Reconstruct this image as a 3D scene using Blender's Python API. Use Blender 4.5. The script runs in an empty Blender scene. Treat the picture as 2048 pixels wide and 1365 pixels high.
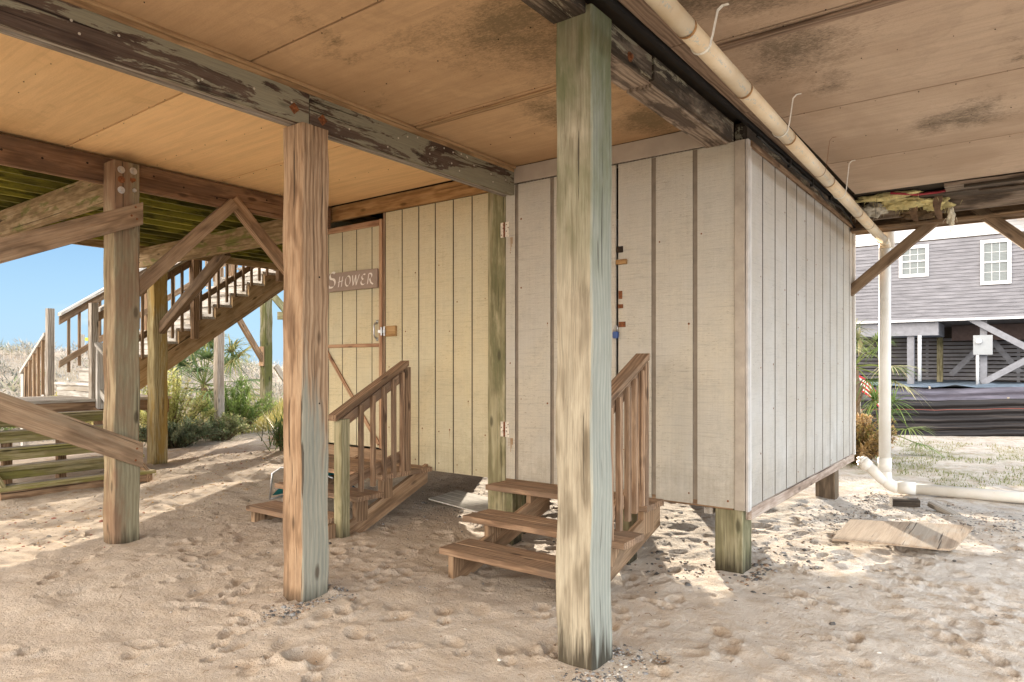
import bpy, bmesh, math, random
import numpy as np
from mathutils import Vector, Matrix, noise as mnoise
R = math.radians
S = bpy.context.scene
random.seed(7)
rng = np.random.default_rng(11)

# ------------------------------------------------------------------ camera
cam = bpy.data.cameras.new("camera"); camo = bpy.data.objects.new("camera", cam)
S.collection.objects.link(camo); S.camera = camo
camo.location = (0, 0, 1.38)
camo.rotation_euler = (R(90), 0, R(36.66 - 90))
cam.sensor_width = 36; cam.lens = 24.0; cam.shift_y = (730 - 682.5) / 2048
cam.clip_start = 0.05; cam.clip_end = 600
# ------------------------------------------------------------------ world, sun, exposure
SUN_AZ, SUN_EL = 32.5, 6.3          # azimuth counter-clockwise from +X
w = bpy.data.worlds.new("World"); S.world = w; w.use_nodes = True
nt = w.node_tree; nt.nodes.clear()
sky = nt.nodes.new('ShaderNodeTexSky'); sky.sky_type = 'NISHITA'; sky.sun_disc = False
sky.sun_elevation = R(SUN_EL); sky.sun_rotation = R(90 - SUN_AZ)
sky.air_density = 1.0; sky.dust_density = 0.0; sky.ozone_density = 2.0
bg = nt.nodes.new('ShaderNodeBackground'); bg.inputs['Strength'].default_value = 0.15
wo = nt.nodes.new('ShaderNodeOutputWorld')
# clear blue sky over the sea ahead; bright fill light added behind and beside
SKY_GAIN, FILL = .29, 11.3
def wn(k, **kw):
    n = nt.nodes.new(k)
    for a, v in kw.items(): setattr(n, a, v)
    return n
def wlink(v, sock):
    if isinstance(v, bpy.types.NodeSocket): nt.links.new(v, sock)
    else: sock.default_value = v
def wdot(vec):
    n = wn('ShaderNodeVectorMath', operation='DOT_PRODUCT'); nt.links.new(wtc.outputs['Generated'], n.inputs[0]); n.inputs[1].default_value = vec; return n.outputs['Value']
def wmr(v, a, b, c=0., d=1., smooth=True):
    n = wn('ShaderNodeMapRange', interpolation_type='SMOOTHSTEP' if smooth else 'LINEAR'); wlink(v, n.inputs[0])
    for i, x in enumerate((a, b, c, d)): n.inputs[i + 1].default_value = x
    return n.outputs[0]
def wmath(op, a, b):
    n = wn('ShaderNodeMath', operation=op); wlink(a, n.inputs[0]); wlink(b, n.inputs[1]); return n.outputs[0]
def wmix(f, a, b, mode='MIX'):
    n = wn('ShaderNodeMix', data_type='RGBA', blend_type=mode); wlink(f, n.inputs[0]); wlink(a, n.inputs[6]); wlink(b, n.inputs[7]); return n.outputs[2]
wtc = wn('ShaderNodeTexCoord')
wno = wn('ShaderNodeTexNoise'); wno.inputs['Scale'].default_value = 3.0; wno.inputs['Detail'].default_value = 5
wsc = wn('ShaderNodeVectorMath', operation='MULTIPLY'); nt.links.new(wtc.outputs['Generated'], wsc.inputs[0]); wsc.inputs[1].default_value = (1, 1, 4); nt.links.new(wsc.outputs[0], wno.inputs['Vector'])
behind = wdot((-math.cos(R(36.66)), -math.sin(R(36.66)), 0)); up_ = wdot((0, 0, 1))
fill_mask = wmath('MULTIPLY', wmr(wmath('ADD', behind, wmath('MULTIPLY', wno.outputs['Fac'], .3)), -.45, .15), wmr(wmath('ADD', up_, wmath('MULTIPLY', wno.outputs['Fac'], .2)), 1.12, .80))
cool = wmr(wdot((math.cos(R(-60)), math.sin(R(-60)), 0)), -.3, .7)
fill_col = wmix(cool, (FILL * 1.0, FILL * .90, FILL * .79, 1), (FILL * .60, FILL * .68, FILL * .76, 1))
blue = wmix(1., wmix(1., sky.outputs[0], (SKY_GAIN, SKY_GAIN, SKY_GAIN, 1), 'MULTIPLY'), (.62, .86, 1.25, 1), 'MULTIPLY')
# thin streaks of cloud low over the dunes
wisp = wmath('MULTIPLY', wmr(wno.outputs['Fac'], .56, .70), wmr(up_, .16, .02)); blue = wmix(wmr(up_, .34, -.02, 0, .85), blue, (1.0, 1.5, 2.05, 1)); blue = wmix(wmath('MULTIPLY', wisp, .6), blue, (2.2, 2.3, 2.4, 1))
nt.links.new(wmix(fill_mask, blue, fill_col), bg.inputs[0]); nt.links.new(bg.outputs[0], wo.inputs[0])
sl = bpy.data.lights.new("sun", 'SUN'); sl.energy = 5.0; sl.angle = R(0.5); sl.color = (1.0, 0.86, 0.68)
so = bpy.data.objects.new("sun", sl); S.collection.objects.link(so)
sd = Vector((math.cos(R(SUN_AZ)) * math.cos(R(SUN_EL)), math.sin(R(SUN_AZ)) * math.cos(R(SUN_EL)), math.sin(R(SUN_EL))))
so.rotation_euler = sd.to_track_quat('Z', 'Y').to_euler(); so.location = (20, 12, 12)
S.view_settings.view_transform = 'Standard'; S.view_settings.look = 'None'
S.view_settings.gamma = 1.0; S.view_settings.use_curve_mapping = False
S.view_settings.exposure = 1.86
S.render.engine = 'CYCLES'
S.cycles.max_bounces = 10; S.cycles.diffuse_bounces = 7; S.cycles.glossy_bounces = 3
S.cycles.use_denoising = True
S.cycles.caustics_reflective = False; S.cycles.caustics_refractive = False

# ------------------------------------------------------------------ material helpers
class NB:
    def __init__(s, name):
        s.m = bpy.data.materials.new(name); s.m.use_nodes = True
        s.t = s.m.node_tree; s.t.nodes.clear()
        s.out = s.n('ShaderNodeOutputMaterial'); s.b = s.n('ShaderNodeBsdfPrincipled')
        s.l(s.b.outputs[0], s.out.inputs[0])
        s.b.inputs['Roughness'].default_value = .85
        s.b.inputs['Specular IOR Level'].default_value = .25
    def n(s, k): return s.t.nodes.new(k)
    def l(s, a, b): s.t.links.new(a, b)
    def val(s, sock, v):
        if hasattr(v, 'is_linked') or isinstance(v, bpy.types.NodeSocket): s.l(v, sock)
        else:
            if isinstance(v, (tuple, list)) and len(v) == 3 and sock.type == 'RGBA': v = (*v, 1)
            sock.default_value = v
    def math(s, op, a, b=0., c=0., clamp=False):
        n = s.n('ShaderNodeMath'); n.operation = op; n.use_clamp = clamp
        s.val(n.inputs[0], a); s.val(n.inputs[1], b); s.val(n.inputs[2], c); return n.outputs[0]
    def coord(s, kind='Object', rnd=True):
        tc = s.n('ShaderNodeTexCoord')
        if not rnd: return tc.outputs[kind]
        oi = s.n('ShaderNodeObjectInfo'); v = s.n('ShaderNodeVectorMath'); v.operation = 'MULTIPLY_ADD'
        s.l(oi.outputs['Random'], v.inputs[0]); v.inputs[1].default_value = (37., 23., 51.)
        s.l(tc.outputs[kind], v.inputs[2]); return v.outputs[0]
    def pos(s): return s.n('ShaderNodeNewGeometry').outputs['Position']
    def scale(s, v, sc):
        n = s.n('ShaderNodeVectorMath'); n.operation = 'MULTIPLY'; s.l(v, n.inputs[0]); n.inputs[1].default_value = sc
        return n.outputs[0]
    def noise(s, v, sc=1., detail=4., rough=.55, dist=0., stretch=None):
        if stretch: v = s.scale(v, stretch)
        n = s.n('ShaderNodeTexNoise'); s.l(v, n.inputs['Vector']); n.inputs['Scale'].default_value = sc
        n.inputs['Detail'].default_value = detail; n.inputs['Roughness'].default_value = rough
        n.inputs['Distortion'].default_value = dist; return n.outputs['Fac']
    def vor(s, v, sc=1., stretch=None, out='Distance'):
        if stretch: v = s.scale(v, stretch)
        n = s.n('ShaderNodeTexVoronoi'); s.l(v, n.inputs['Vector']); n.inputs['Scale'].default_value = sc
        return n.outputs[out]
    def mr(s, v, a, b, c=0., d=1.):
        n = s.n('ShaderNodeMapRange'); s.val(n.inputs[0], v)
        for i, x in enumerate((a, b, c, d)): n.inputs[i + 1].default_value = x
        return n.outputs[0]
    def mix(s, f, a, b, mode='MIX'):
        n = s.n('ShaderNodeMix'); n.data_type = 'RGBA'; n.blend_type = mode
        s.val(n.inputs[0], f); s.val(n.inputs[6], a); s.val(n.inputs[7], b); return n.outputs[2]
    def xyz(s, v):
        n = s.n('ShaderNodeSeparateXYZ'); s.l(v, n.inputs[0]); return n.outputs
    def bump(s, h, dist=.01, strength=1.):
        n = s.n('ShaderNodeBump'); s.l(h, n.inputs['Height']); n.inputs['Distance'].default_value = dist
        n.inputs['Strength'].default_value = strength; s.l(n.outputs[0], s.b.inputs['Normal'])
    def done(s, col, rough=None):
        s.val(s.b.inputs['Base Color'], col)
        if rough is not None: s.val(s.b.inputs['Roughness'], rough)
        return s.m

MC = {}
def wood(name, dark, mid, light, stain=None, samt=.5, sscale=2., stain2=None, s2amt=.5, knots=True, wave=.3, rot=0., side=None, bump=.006, var=.18, sz=None, soft=.08):
    if name in MC: return MC[name]
    b = NB(name); P = b.coord()
    wv = b.n('ShaderNodeTexWave'); wv.wave_type = 'BANDS'; wv.bands_direction = 'Y'
    b.l(b.scale(P, (.28, 1, 1)), wv.inputs['Vector']); wv.inputs['Scale'].default_value = 11
    wv.inputs['Distortion'].default_value = 7; wv.inputs['Detail'].default_value = 2.5; wv.inputs['Detail Scale'].default_value = .9
    g = b.noise(P, 1, 6, .62, .5, (1.4, 26, 26))
    f = b.noise(P, 1, 4, .7, 0, (5, 170, 170)); mf = b.noise(P, 1, 5, .75, .25, (1.6, 75, 75))
    gr = b.math('ADD', b.math('MULTIPLY', wv.outputs['Fac'], wave), b.math('MULTIPLY', g, 1.05 - wave))
    c = b.mix(b.mr(gr, .30, .52), dark, mid); c = b.mix(b.mr(gr, .52, .78), c, light)
    c = b.mix(b.mr(f, .25, .62, .6, .0), c, dark)
    c = b.mix(b.mr(mf, .36, .50, .48, .0), c, tuple(x * .75 for x in dark)); c = b.mix(b.mr(mf, .54, .66, 0, .2), c, tuple(min(1, x * 1.2) for x in light))
    bl = b.noise(P, 2.2, 4, .6)
    c = b.mix(b.mr(bl, .35, .7, 0, .2), c, mid)
    if side:   # second colour for the face that looks towards -Y
        nn = b.xyz(b.n('ShaderNodeNewGeometry').outputs['True Normal'])
        pz = b.xyz(b.pos())[2]
        k = b.math('MULTIPLY', b.mr(nn[1], -.3, -.8), b.mr(b.math('ADD', b.noise(P, 1, 5, .65, .2, (.8, 9, 9)), b.math('MULTIPLY', pz, side[1])), side[2], side[2] + .14, 1., 0.))
        c = b.mix(b.math('MULTIPLY', k, .6), c, b.mix(b.mr(f, .3, .7), tuple(x * .75 for x in side[0]), side[0]))
    if stain:
        m = b.noise(P, sscale, 6, .68, .3, (.45, 1.6, 1.6)); m2 = b.mr(m, .62 - samt * .3, .62 + soft - samt * .3)
        if sz: m2 = b.math('MULTIPLY', m2, b.mr(b.math('ADD', b.xyz(b.pos())[2], b.noise(P, 4, 3)), sz[0] + .5, sz[1] + .5))
        c = b.mix(b.math('MULTIPLY', m2, .85), c, b.mix(b.mr(g, .3, .7), tuple(x * .65 for x in stain), stain))
    if stain2:
        m = b.noise(b.scale(P, (1, 1, 1)), sscale * 1.7, 7, .72, .6, (.4, 2.2, 2.2)); m2 = b.mr(m, .6 - s2amt * .3, .63 - s2amt * .3)
        c = b.mix(b.math('MULTIPLY', m2, .9), c, b.mix(b.mr(f, .3, .7), tuple(x * .7 for x in stain2), stain2))
    if knots:
        v = b.vor(P, 1, (2.6, 7, 7)); kk = b.mr(b.math('ADD', v, b.math('MULTIPLY', mf, .06)), .11, .19, 1, 0)
        c = b.mix(b.math('MULTIPLY', kk, .75), c, tuple(x * .35 for x in dark))
    cr = b.noise(P, 1, 3, .5, .2, (.7, 48, 48)); crm = b.mr(cr, .665, .70)
    c = b.mix(b.math('MULTIPLY', crm, .8), c, tuple(x * .2 for x in dark))
    if rot:
        pz = b.xyz(b.pos())[2]
        rn = b.math('ADD', b.mr(b.noise(P, 1, 5, .7, 0, (1.0, 26, 26)), .35, .65, 0, .45), b.math('MULTIPLY', b.noise(P, 6, 3), .25))
        k = b.mr(b.math('ADD', b.math('MULTIPLY', rn, rot * 1.5), b.math('MULTIPLY', pz, -1.)), -.02, .10 + rot * .12)
        c = b.mix(b.math('MULTIPLY', k, .9), c, (.028, .020, .010))
    oi = b.n('ShaderNodeObjectInfo')
    c = b.mix(1, c, b.mr(oi.outputs['Random'], 0, 1, 1 - var, 1 + var), 'MULTIPLY')
    b.bump(b.math('SUBTRACT', b.math('ADD', b.math('MULTIPLY', g, .7), b.math('MULTIPLY', f, .35)), b.math('MULTIPLY', crm, .9)), bump)
    MC[name] = b.done(c, .82); return MC[name]

def plain(name, col, rough=.6, metal=0., nz=.15, sc=8., bump=.0, spec=.3):
    if name in MC: return MC[name]
    b = NB(name); P = b.coord()
    n1 = b.noise(P, sc, 5, .6)
    c = b.mix(b.mr(n1, .3, .7), tuple(x * (1 - nz) for x in col), tuple(min(1, x * (1 + nz)) for x in col))
    b.b.inputs['Metallic'].default_value = metal; b.b.inputs['Specular IOR Level'].default_value = spec
    if bump: b.bump(n1, bump)
    MC[name] = b.done(c, rough); return MC[name]

def siding_mat(name, base, dirt, warm, rust=True):
    b = NB(name); P = b.coord('Object', False); pz = b.xyz(b.pos())[2]
    dk = tuple(x * .62 for x in base)
    saw = b.noise(P, 1, 5, .75, .15, (5, 5, 210)); saw2 = b.noise(P, 1, 4, .7, .2, (2.2, 2.2, 75))
    vert = b.noise(P, 1, 6, .7, 0, (60, 60, 1.6)); big = b.noise(P, 1.3, 5, .65); mid = b.noise(P, 7, 6, .75)
    c = b.mix(b.mr(big, .35, .65), base, warm)
    c = b.mix(b.mr(vert, .42, .72, 0, .18), c, dk)
    c = b.mix(b.mr(mid, .50, .78, 0, .5), c, tuple(x * .7 for x in base))
    c = b.mix(b.math('MULTIPLY', b.mr(saw2, .54, .66), b.mr(big, .3, .6, .1, .45)), c, dk)
    c = b.mix(b.math('MULTIPLY', b.mr(saw, .57, .68), .42), c, dirt)
    fl = b.noise(P, 1, 6, .8, .0, (22, 22, 120)); flm = b.math('MULTIPLY', b.mr(fl, .58, .63), b.mr(b.noise(P, 2.4, 3), .42, .60))
    c = b.mix(b.math('MULTIPLY', flm, .7), c, dirt)
    # splashed dirt rising from the bottom edge, ragged
    sp = b.math('SUBTRACT', b.math('ADD', b.math('MULTIPLY', b.noise(P, 5, 6, .75), .9), b.math('MULTIPLY', vert, .3)), b.math('MULTIPLY', pz, .62))
    c = b.mix(b.mr(sp, .12, .46, 0, .6), c, tuple(x * y for x, y in zip(base, (.56, .53, .50))))
    b.bump(b.math('ADD', b.math('MULTIPLY', saw, .7), b.math('ADD', b.math('MULTIPLY', saw2, .35), b.math('MULTIPLY', vert, .4))), .006)
    return b.done(c, .9)

# wood tones
W_WARM = lambda: wood('wood_warm_treated', (.14, .085, .048), (.32, .20, .115), (.46, .32, .20), stain=(.25, .165, .10), samt=.3)
W_P1 = lambda: wood('wood_tan_post', (.16, .12, .065), (.34, .265, .155), (.45, .37, .24), stain=(.235, .135, .08), samt=.6, soft=.15, side=((.19, .19, .13), 0., 1.0), rot=.16, var=.05)
W_P2 = lambda: wood('wood_brown_post_teal_paint', (.17, .10, .055), (.38, .25, .15), (.50, .36, .23), stain=(.20, .125, .078), samt=.42, soft=.2, side=((.27, .33, .29), .42, .93), rot=.13, var=.04)
W_P0 = lambda: wood('wood_green_gray_post', (.15, .12, .08), (.36, .31, .225), (.45, .40, .30), stain=(.13, .145, .065), samt=1.0, sz=(1.5, 2.6), soft=.25, side=((.33, .37, .335), 0., 1.2), rot=.34, var=.03, knots=False)
W_GREEN = lambda: wood('wood_green_treated', (.16, .14, .075), (.31, .275, .16), (.42, .38, .25), stain=(.16, .155, .075), samt=.35, rot=.2)
W_YEL = lambda: wood('wood_yellow_treated', (.20, .14, .06), (.40, .33, .17), (.52, .45, .27), stain=(.38, .24, .06), samt=.3, rot=.1)
W_GRAY = lambda: wood('wood_weathered_gray', (.18, .15, .12), (.36, .32, .27), (.52, .48, .42), stain=(.27, .22, .17), samt=.3)
W_STEP = lambda: wood('wood_step_brown', (.14, .082, .048), (.34, .215, .13), (.47, .325, .21), stain=(.24, .16, .105), samt=.4)
W_MOSS = lambda: wood('wood_mossy_beam', (.20, .13, .06), (.44, .31, .17), (.58, .45, .29), stain=(.20, .21, .05), samt=.26, sscale=5.)
W_DKMOSS = lambda: wood('wood_dark_mossy_joist', (.05, .05, .012), (.13, .125, .025), (.30, .27, .06), stain=(.36, .34, .05), samt=.45, sscale=3., knots=False)
W_DARKB = lambda: wood('wood_dark_beam_flaking', (.035, .022, .016), (.085, .055, .04), (.14, .10, .075), stain2=(.30, .28, .20), s2amt=.42, sscale=2.0, var=.03)
W_DIRTYL = lambda: wood('wood_dirty_pale_beam', (.12, .09, .065), (.36, .28, .215), (.46, .38, .30), stain=(.09, .065, .05), samt=.3, sscale=3.5)
W_DIRTY = lambda: wood('wood_dirty_gray_beam', (.05, .035, .025), (.20, .15, .11), (.33, .27, .20), stain=(.045, .035, .026), samt=.6, sscale=2.6, stain2=(.34, .31, .22), s2amt=.2)
W_BEAM = lambda: wood('wood_brown_beam', (.10, .055, .03), (.22, .125, .07), (.31, .19, .11), stain=(.15, .09, .055), samt=.35, var=.06)
W_BRACE = lambda: wood('wood_brace_brown', (.13, .085, .05), (.27, .18, .11), (.38, .27, .17), stain=(.28, .21, .14), samt=.3)
W_LITE = lambda: wood('wood_light_stair', (.24, .15, .07), (.50, .34, .18), (.62, .46, .28), stain=(.36, .25, .13), samt=.3)
W_ORANGE = lambda: wood('wood_fascia_pine', (.24, .13, .05), (.46, .28, .12), (.56, .37, .18), var=.04)

# ------------------------------------------------------------------ object helpers
COL = S.collection
def tag(o, label=None, cat=None, group=None, kind=None):
    if label: o['label'] = label
    if cat: o['category'] = cat
    if group: o['group'] = group
    if kind: o['kind'] = kind
    return o
def thing(name, label, cat, loc=(0, 0, 0), group=None, kind=None):
    o = bpy.data.objects.new(name, None); COL.objects.link(o); o.location = loc; o.empty_display_size = .2
    return tag(o, label, cat, group, kind)
def parent_to(o, p):
    if p is None: return o
    o.parent = p
    m = Matrix.Identity(4); q = p; 
    # world matrix of parent (translation-only chains)
    def wm(x):
        mm = x.matrix_basis if x.parent is None else wm(x.parent) @ x.matrix_parent_inverse @ x.matrix_basis
        return mm
    o.matrix_parent_inverse = wm(p).inverted(); return o
def mesh_obj(name, verts, faces, mats, parent=None, mi=None, smooth=False, mat=None, label=None):
    me = bpy.data.meshes.new(name); me.from_pydata([tuple(v) for v in verts], [], faces)
    if not isinstance(mats, (list, tuple)): mats = [mats]
    for m_ in mats: me.materials.append(m_)
    if mi is not None: me.polygons.foreach_set('material_index', mi)
    if smooth: me.polygons.foreach_set('use_smooth', [True] * len(me.polygons))
    me.update()
    o = bpy.data.objects.new(name, me); COL.objects.link(o)
    if mat is not None: o.matrix_basis = mat
    parent_to(o, parent)
    if label: o['label'] = label
    return o
class MB:
    """collects simple shapes into one mesh, world coordinates"""
    def __init__(s): s.v = []; s.f = []; s.mi = []
    def add(s, vs, fs, mi=0):
        k = len(s.v); s.v += [tuple(v) for v in vs]; s.f += [tuple(i + k for i in f) for f in fs]; s.mi += [mi] * len(fs); return s
    def box(s, a, b, mi=0):
        x0, x1 = sorted((a[0], b[0])); y0, y1 = sorted((a[1], b[1])); z0, z1 = sorted((a[2], b[2]))
        v = [(x0, y0, z0), (x1, y0, z0), (x1, y1, z0), (x0, y1, z0), (x0, y0, z1), (x1, y0, z1), (x1, y1, z1), (x0, y1, z1)]
        return s.add(v, [(0, 3, 2, 1), (4, 5, 6, 7), (0, 1, 5, 4), (1, 2, 6, 5), (2, 3, 7, 6), (3, 0, 4, 7)], mi)
    def tube(s, pts, r, n=10, cap=True, mi=0):
        pts = [Vector(p) for p in pts]; rs = r if isinstance(r, (list, tuple)) else [r] * len(pts)
        rings = []; prev = None
        for i, p in enumerate(pts):
            t = (pts[min(i + 1, len(pts) - 1)] - pts[max(i - 1, 0)]).normalized()
            if prev is None:
                u = t.orthogonal().normalized()
            else:
                u = (prev - t * prev.dot(t)).normalized()
            prev = u; w_ = t.cross(u)
            rings.append([p + (u * math.cos(2 * math.pi * k / n) + w_ * math.sin(2 * math.pi * k / n)) * rs[i] for k in range(n)])
        vs = [v for r_ in rings for v in r_]; fs = []
        for i in range(len(pts) - 1):
            for k in range(n):
                a = i * n + k; b_ = i * n + (k + 1) % n; fs.append((a, b_, b_ + n, a + n))
        if cap: fs.append(tuple(range(n - 1, -1, -1))); fs.append(tuple(len(vs) - n + k for k in range(n)))
        return s.add(vs, fs, mi)
    def disc(s, c, nrm, r, n=8, h=.002, mi=0):
        c = Vector(c); nrm = Vector(nrm).normalized()
        return s.tube([c, c + nrm * h], [r, r * .8], n, True, mi)
    def build(s, name, mats, parent=None, smooth=False, label=None):
        # give it an origin near its centre
        if s.v:
            a = np.array(s.v); c = a.mean(0); vs = a - c
        else: vs = []; c = (0, 0, 0)
        return mesh_obj(name, vs, s.f, mats, parent, s.mi, smooth, Matrix.Translation(Vector([float(x) for x in c])), label)

def board(name, p0, p1, w_, t_, mat, parent=None, up=(0, 0, 1), ch=.004, jit=.0012, label=None, taper=None):
    """timber from p0 to p1 (centre line); w_ across 'up', t_ the other way. local X is the grain"""
    p0 = Vector(p0); p1 = Vector(p1); d = p1 - p0; L = d.length; x = d / L
    u = Vector(up); u = (u - x * u.dot(x)).normalized(); y = u.cross(x)
    M = Matrix((x, y, u)).transposed().to_4x4(); M.translation = (p0 + p1) / 2
    n = max(1, min(30, int(L / (.10 if t_ > .15 else .25)))); a = t_ / 2; b = w_ / 2; c = min(ch, a * .4, b * .4)
    prof = [(-a + c, -b), (a - c, -b), (a, -b + c), (a, b - c), (a - c, b), (-a + c, b), (-a, b - c), (-a, -b + c)]
    vs = []; fs = []
    ph = random.random() * 9
    for i in range(n + 1):
        xx = -L / 2 + L * i / n
        dy = jit * math.sin(ph + i * 1.1); dz = jit * math.sin(ph * 2 + i * .9)
        if n == 1 or i in (0, n): dy = dz = 0
        for q in prof:
            vs.append((xx, q[0] + dy + random.uniform(-1, 1) * jit * .5, q[1] + dz + random.uniform(-1, 1) * jit * .5))
    for i in range(n):
        for k in range(8):
            p = i * 8 + k; q = i * 8 + (k + 1) % 8; fs.append((p, p + 8, q + 8, q))
    fs.append(tuple(range(8))); fs.append(tuple(n * 8 + k for k in range(7, -1, -1)))
    return mesh_obj(name, vs, fs, mat, parent, None, False, M, label)
def bar(name, a, b, mat, parent=None, axis=None, ch=.004, label=None, jit=.001):
    """axis-aligned timber between two corners, grain along the longest side (or axis)"""
    a = Vector(a); b = Vector(b); lo = Vector([min(a[i], b[i]) for i in range(3)]); hi = Vector([max(a[i], b[i]) for i in range(3)])
    s_ = hi - lo
    if axis is None: axis = max(range(3), key=lambda i: s_[i])
    c = (lo + hi) / 2; d = Vector((0, 0, 0)); d[axis] = s_[axis] / 2
    if axis == 2: up = (0, 1, 0); w_, t_ = s_[1], s_[0]
    elif axis == 0: up = (0, 0, 1); w_, t_ = s_[2], s_[1]
    else: up = (0, 0, 1); w_, t_ = s_[2], s_[0]
    return board(name, c - d, c + d, w_, t_, mat, parent, up, ch, jit, label)
def slope_cut(name, p0, p1, z_h, thick_axis, a0, a1, mat, parent=None):
    """sloping board with plumb-cut ends: p0,p1 bottom-edge points (coord, z); z_h vertical height; a0..a1 thickness range on thick_axis"""
    (u0, z0), (u1, z1) = p0, p1
    L = math.hypot(u1 - u0, z1 - z0)
    quad = [(u0, z0), (u1, z1), (u1, z1 + z_h), (u0, z0 + z_h)]
    vs = []
    for a in (a0, a1):
        for (u, z) in quad: vs.append((u, a, z) if thick_axis == 'y' else (a, u, z))
    ang = math.atan2(z1 - z0, u1 - u0)
    if thick_axis == 'y': xax = Vector((math.cos(ang), 0, math.sin(ang))); yax = Vector((0, 1, 0))
    else: xax = Vector((0, math.cos(ang), math.sin(ang))); yax = Vector((1, 0, 0))
    zax = xax.cross(yax); M = Matrix((xax, yax, zax)).transposed().to_4x4()
    c = sum((Vector(v) for v in vs), Vector()) / 8; M.translation = c; Mi = M.inverted()
    fs = [(0, 1, 2, 3), (7, 6, 5, 4), (0, 4, 5, 1), (1, 5, 6, 2), (2, 6, 7, 3), (3, 7, 4, 0)]
    vs = [Mi @ Vector(v) for v in vs]
    o = mesh_obj(name, vs, fs, mat, parent, None, False, M)
    me = o.data; bm = bmesh.new(); bm.from_mesh(me); bmesh.ops.recalc_face_normals(bm, faces=bm.faces[:]); bm.to_mesh(me); bm.free()
    return o
RUST = lambda: plain('rusty_steel', (.20, .075, .03), .75, .3, .6, 60, .001)
GALV = lambda: plain('galvanised_steel', (.50, .50, .50), .4, .9, .2, 30)
BLACKN = lambda: plain('dark_nail_hole', (.03, .02, .012), .9, 0, .4, 40)

# ------------------------------------------------------------------ terrain
def smooth(a, b, x):
    t = np.clip((x - a) / (b - a), 0, 1); return t * t * (3 - 2 * t)
def lattice(n, seed):
    return np.random.default_rng(seed).random((n, n))
LT = [lattice(64, s) for s in range(5)]
def vnoise(x, y, k=0):
    L = LT[k]; xi = np.floor(x).astype(int); yi = np.floor(y).astype(int); fx = x - xi; fy = y - yi
    fx = fx * fx * (3 - 2 * fx); fy = fy * fy * (3 - 2 * fy)
    a = L[xi % 64, yi % 64]; b = L[(xi + 1) % 64, yi % 64]; c = L[xi % 64, (yi + 1) % 64]; d = L[(xi + 1) % 64, (yi + 1) % 64]
    return (a * (1 - fx) + b * fx) * (1 - fy) + (c * (1 - fx) + d * fx) * fy - .5
POSTS_XY = [(2.75, 1.63), (2.55, 3.44), (2.46, 5.63), (4.66, 1.57), (4.65, 9.55)]
frng = np.random.default_rng(5)
PRINTS = []
def dent(x, y, ang, L_, wd, dep):
    if not (y > 3.6 and x > 4.4): PRINTS.append((x, y, ang, L_, wd, dep))
for i in range(70):                                     # walking trails: shoe prints with forefoot and heel
    x = frng.uniform(.9, 5.6); y = frng.uniform(-1.6, 5.2); ang = frng.choice([.6, .35, 2.2, -.4, .9]) + frng.normal(0, .2)
    for k in range(4):
        px = x + math.cos(ang) * .62 * k - math.sin(ang) * .09 * (-1) ** k; py = y + math.sin(ang) * .62 * k + math.cos(ang) * .09 * (-1) ** k; a2 = ang + frng.normal(0, .12); d = frng.uniform(.010, .024)
        dent(px + math.cos(a2) * .07, py + math.sin(a2) * .07, a2, .088, .048, d); dent(px - math.cos(a2) * .085, py - math.sin(a2) * .085, a2, .052, .036, d * 1.25)
for i in range(200):
    r_ = frng.uniform(.03, .10); dent(frng.uniform(.9, 6.2), frng.uniform(-1.6, 5.6), frng.uniform(0, 6.3), r_, r_ * frng.uniform(.5, .9), frng.uniform(.006, .022))
PRINTS.append((2.02, 2.72, .3, .11, .10, .05))
def H(x, y):
    x = np.asarray(x, float); y = np.asarray(y, float)
    near = 1 - smooth(9, 14, np.hypot(x, y))
    z = vnoise(x * .55, y * .55, 0) * .05 + vnoise(x * 1.7, y * 1.7, 1) * .025
    z = z + (vnoise(x * 5 + y, y * 5 - x, 2) * .022 + vnoise(x * 11, y * 11, 3) * .012 + vnoise(x * 27, y * 27, 4) * .004) * (.4 + .6 * near)
    # wheel ruts / drifts running along X behind
    z = z + smooth(6, 7.5, y) * (1 - smooth(11, 13, y)) * .022 * np.sin(y * 9 + vnoise(x * .7, y * .7, 1) * 7)
    # the dune
    amp = 1.72 - .05 * (x - 9) + vnoise(x * .16, y * .16, 2) * .7 + vnoise(x * .5, y * .5, 3) * .3
    d = smooth(13.5, 27, y) * amp
    d = d * (1 - smooth(34, 46, y))
    z = z + d
    # neighbour's raised lot
    z = z + smooth(21, 25.5, x) * (1 - smooth(8, 14, y)) * .62
    # hollow under the shed and little mounds round the near posts
    z = z - .05 * np.exp(-((x - 4.3) ** 2 / 1.2 + (y - 2.9) ** 2 / 1.6))
    for (px, py) in POSTS_XY[:2]:
        z = z + .02 * np.exp(-((x - px) ** 2 + (y - py) ** 2) / .09)
    # gravel heap right
    z = z + .07 * np.exp(-((x - 6.9) ** 2 / .25 + (y - .0) ** 2 / .25))
    return z
def H_prints(x, y, z):
    for (px, py, a, L_, wd, dep) in PRINTS:
        m = (np.abs(x - px) < .4) & (np.abs(y - py) < .4)
        if not m.any(): continue
        dx = x[m] - px; dy = y[m] - py
        u = (dx * math.cos(a) + dy * math.sin(a)) / L_; v = (-dx * math.sin(a) + dy * math.cos(a)) / wd
        r = np.sqrt(u * u + v * v)
        z[m] += -dep * np.clip(1 - r ** 2.2, 0, 1) ** .8 * (1 + .5 * u) + dep * .55 * np.exp(-((r - 1.18) / .22) ** 2) * (.6 - .4 * u)
    return z
def axis(lo, a, b, hi, step, g=1.16):
    mid = list(np.arange(a, b, step)); up = [b]; st = step
    while up[-1] < hi: st *= g; up.append(up[-1] + st)
    dn = []; st = step; c = a
    while c > lo: st *= g; c -= st; dn.append(c)
    return np.array(dn[::-1] + mid + up)
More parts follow.
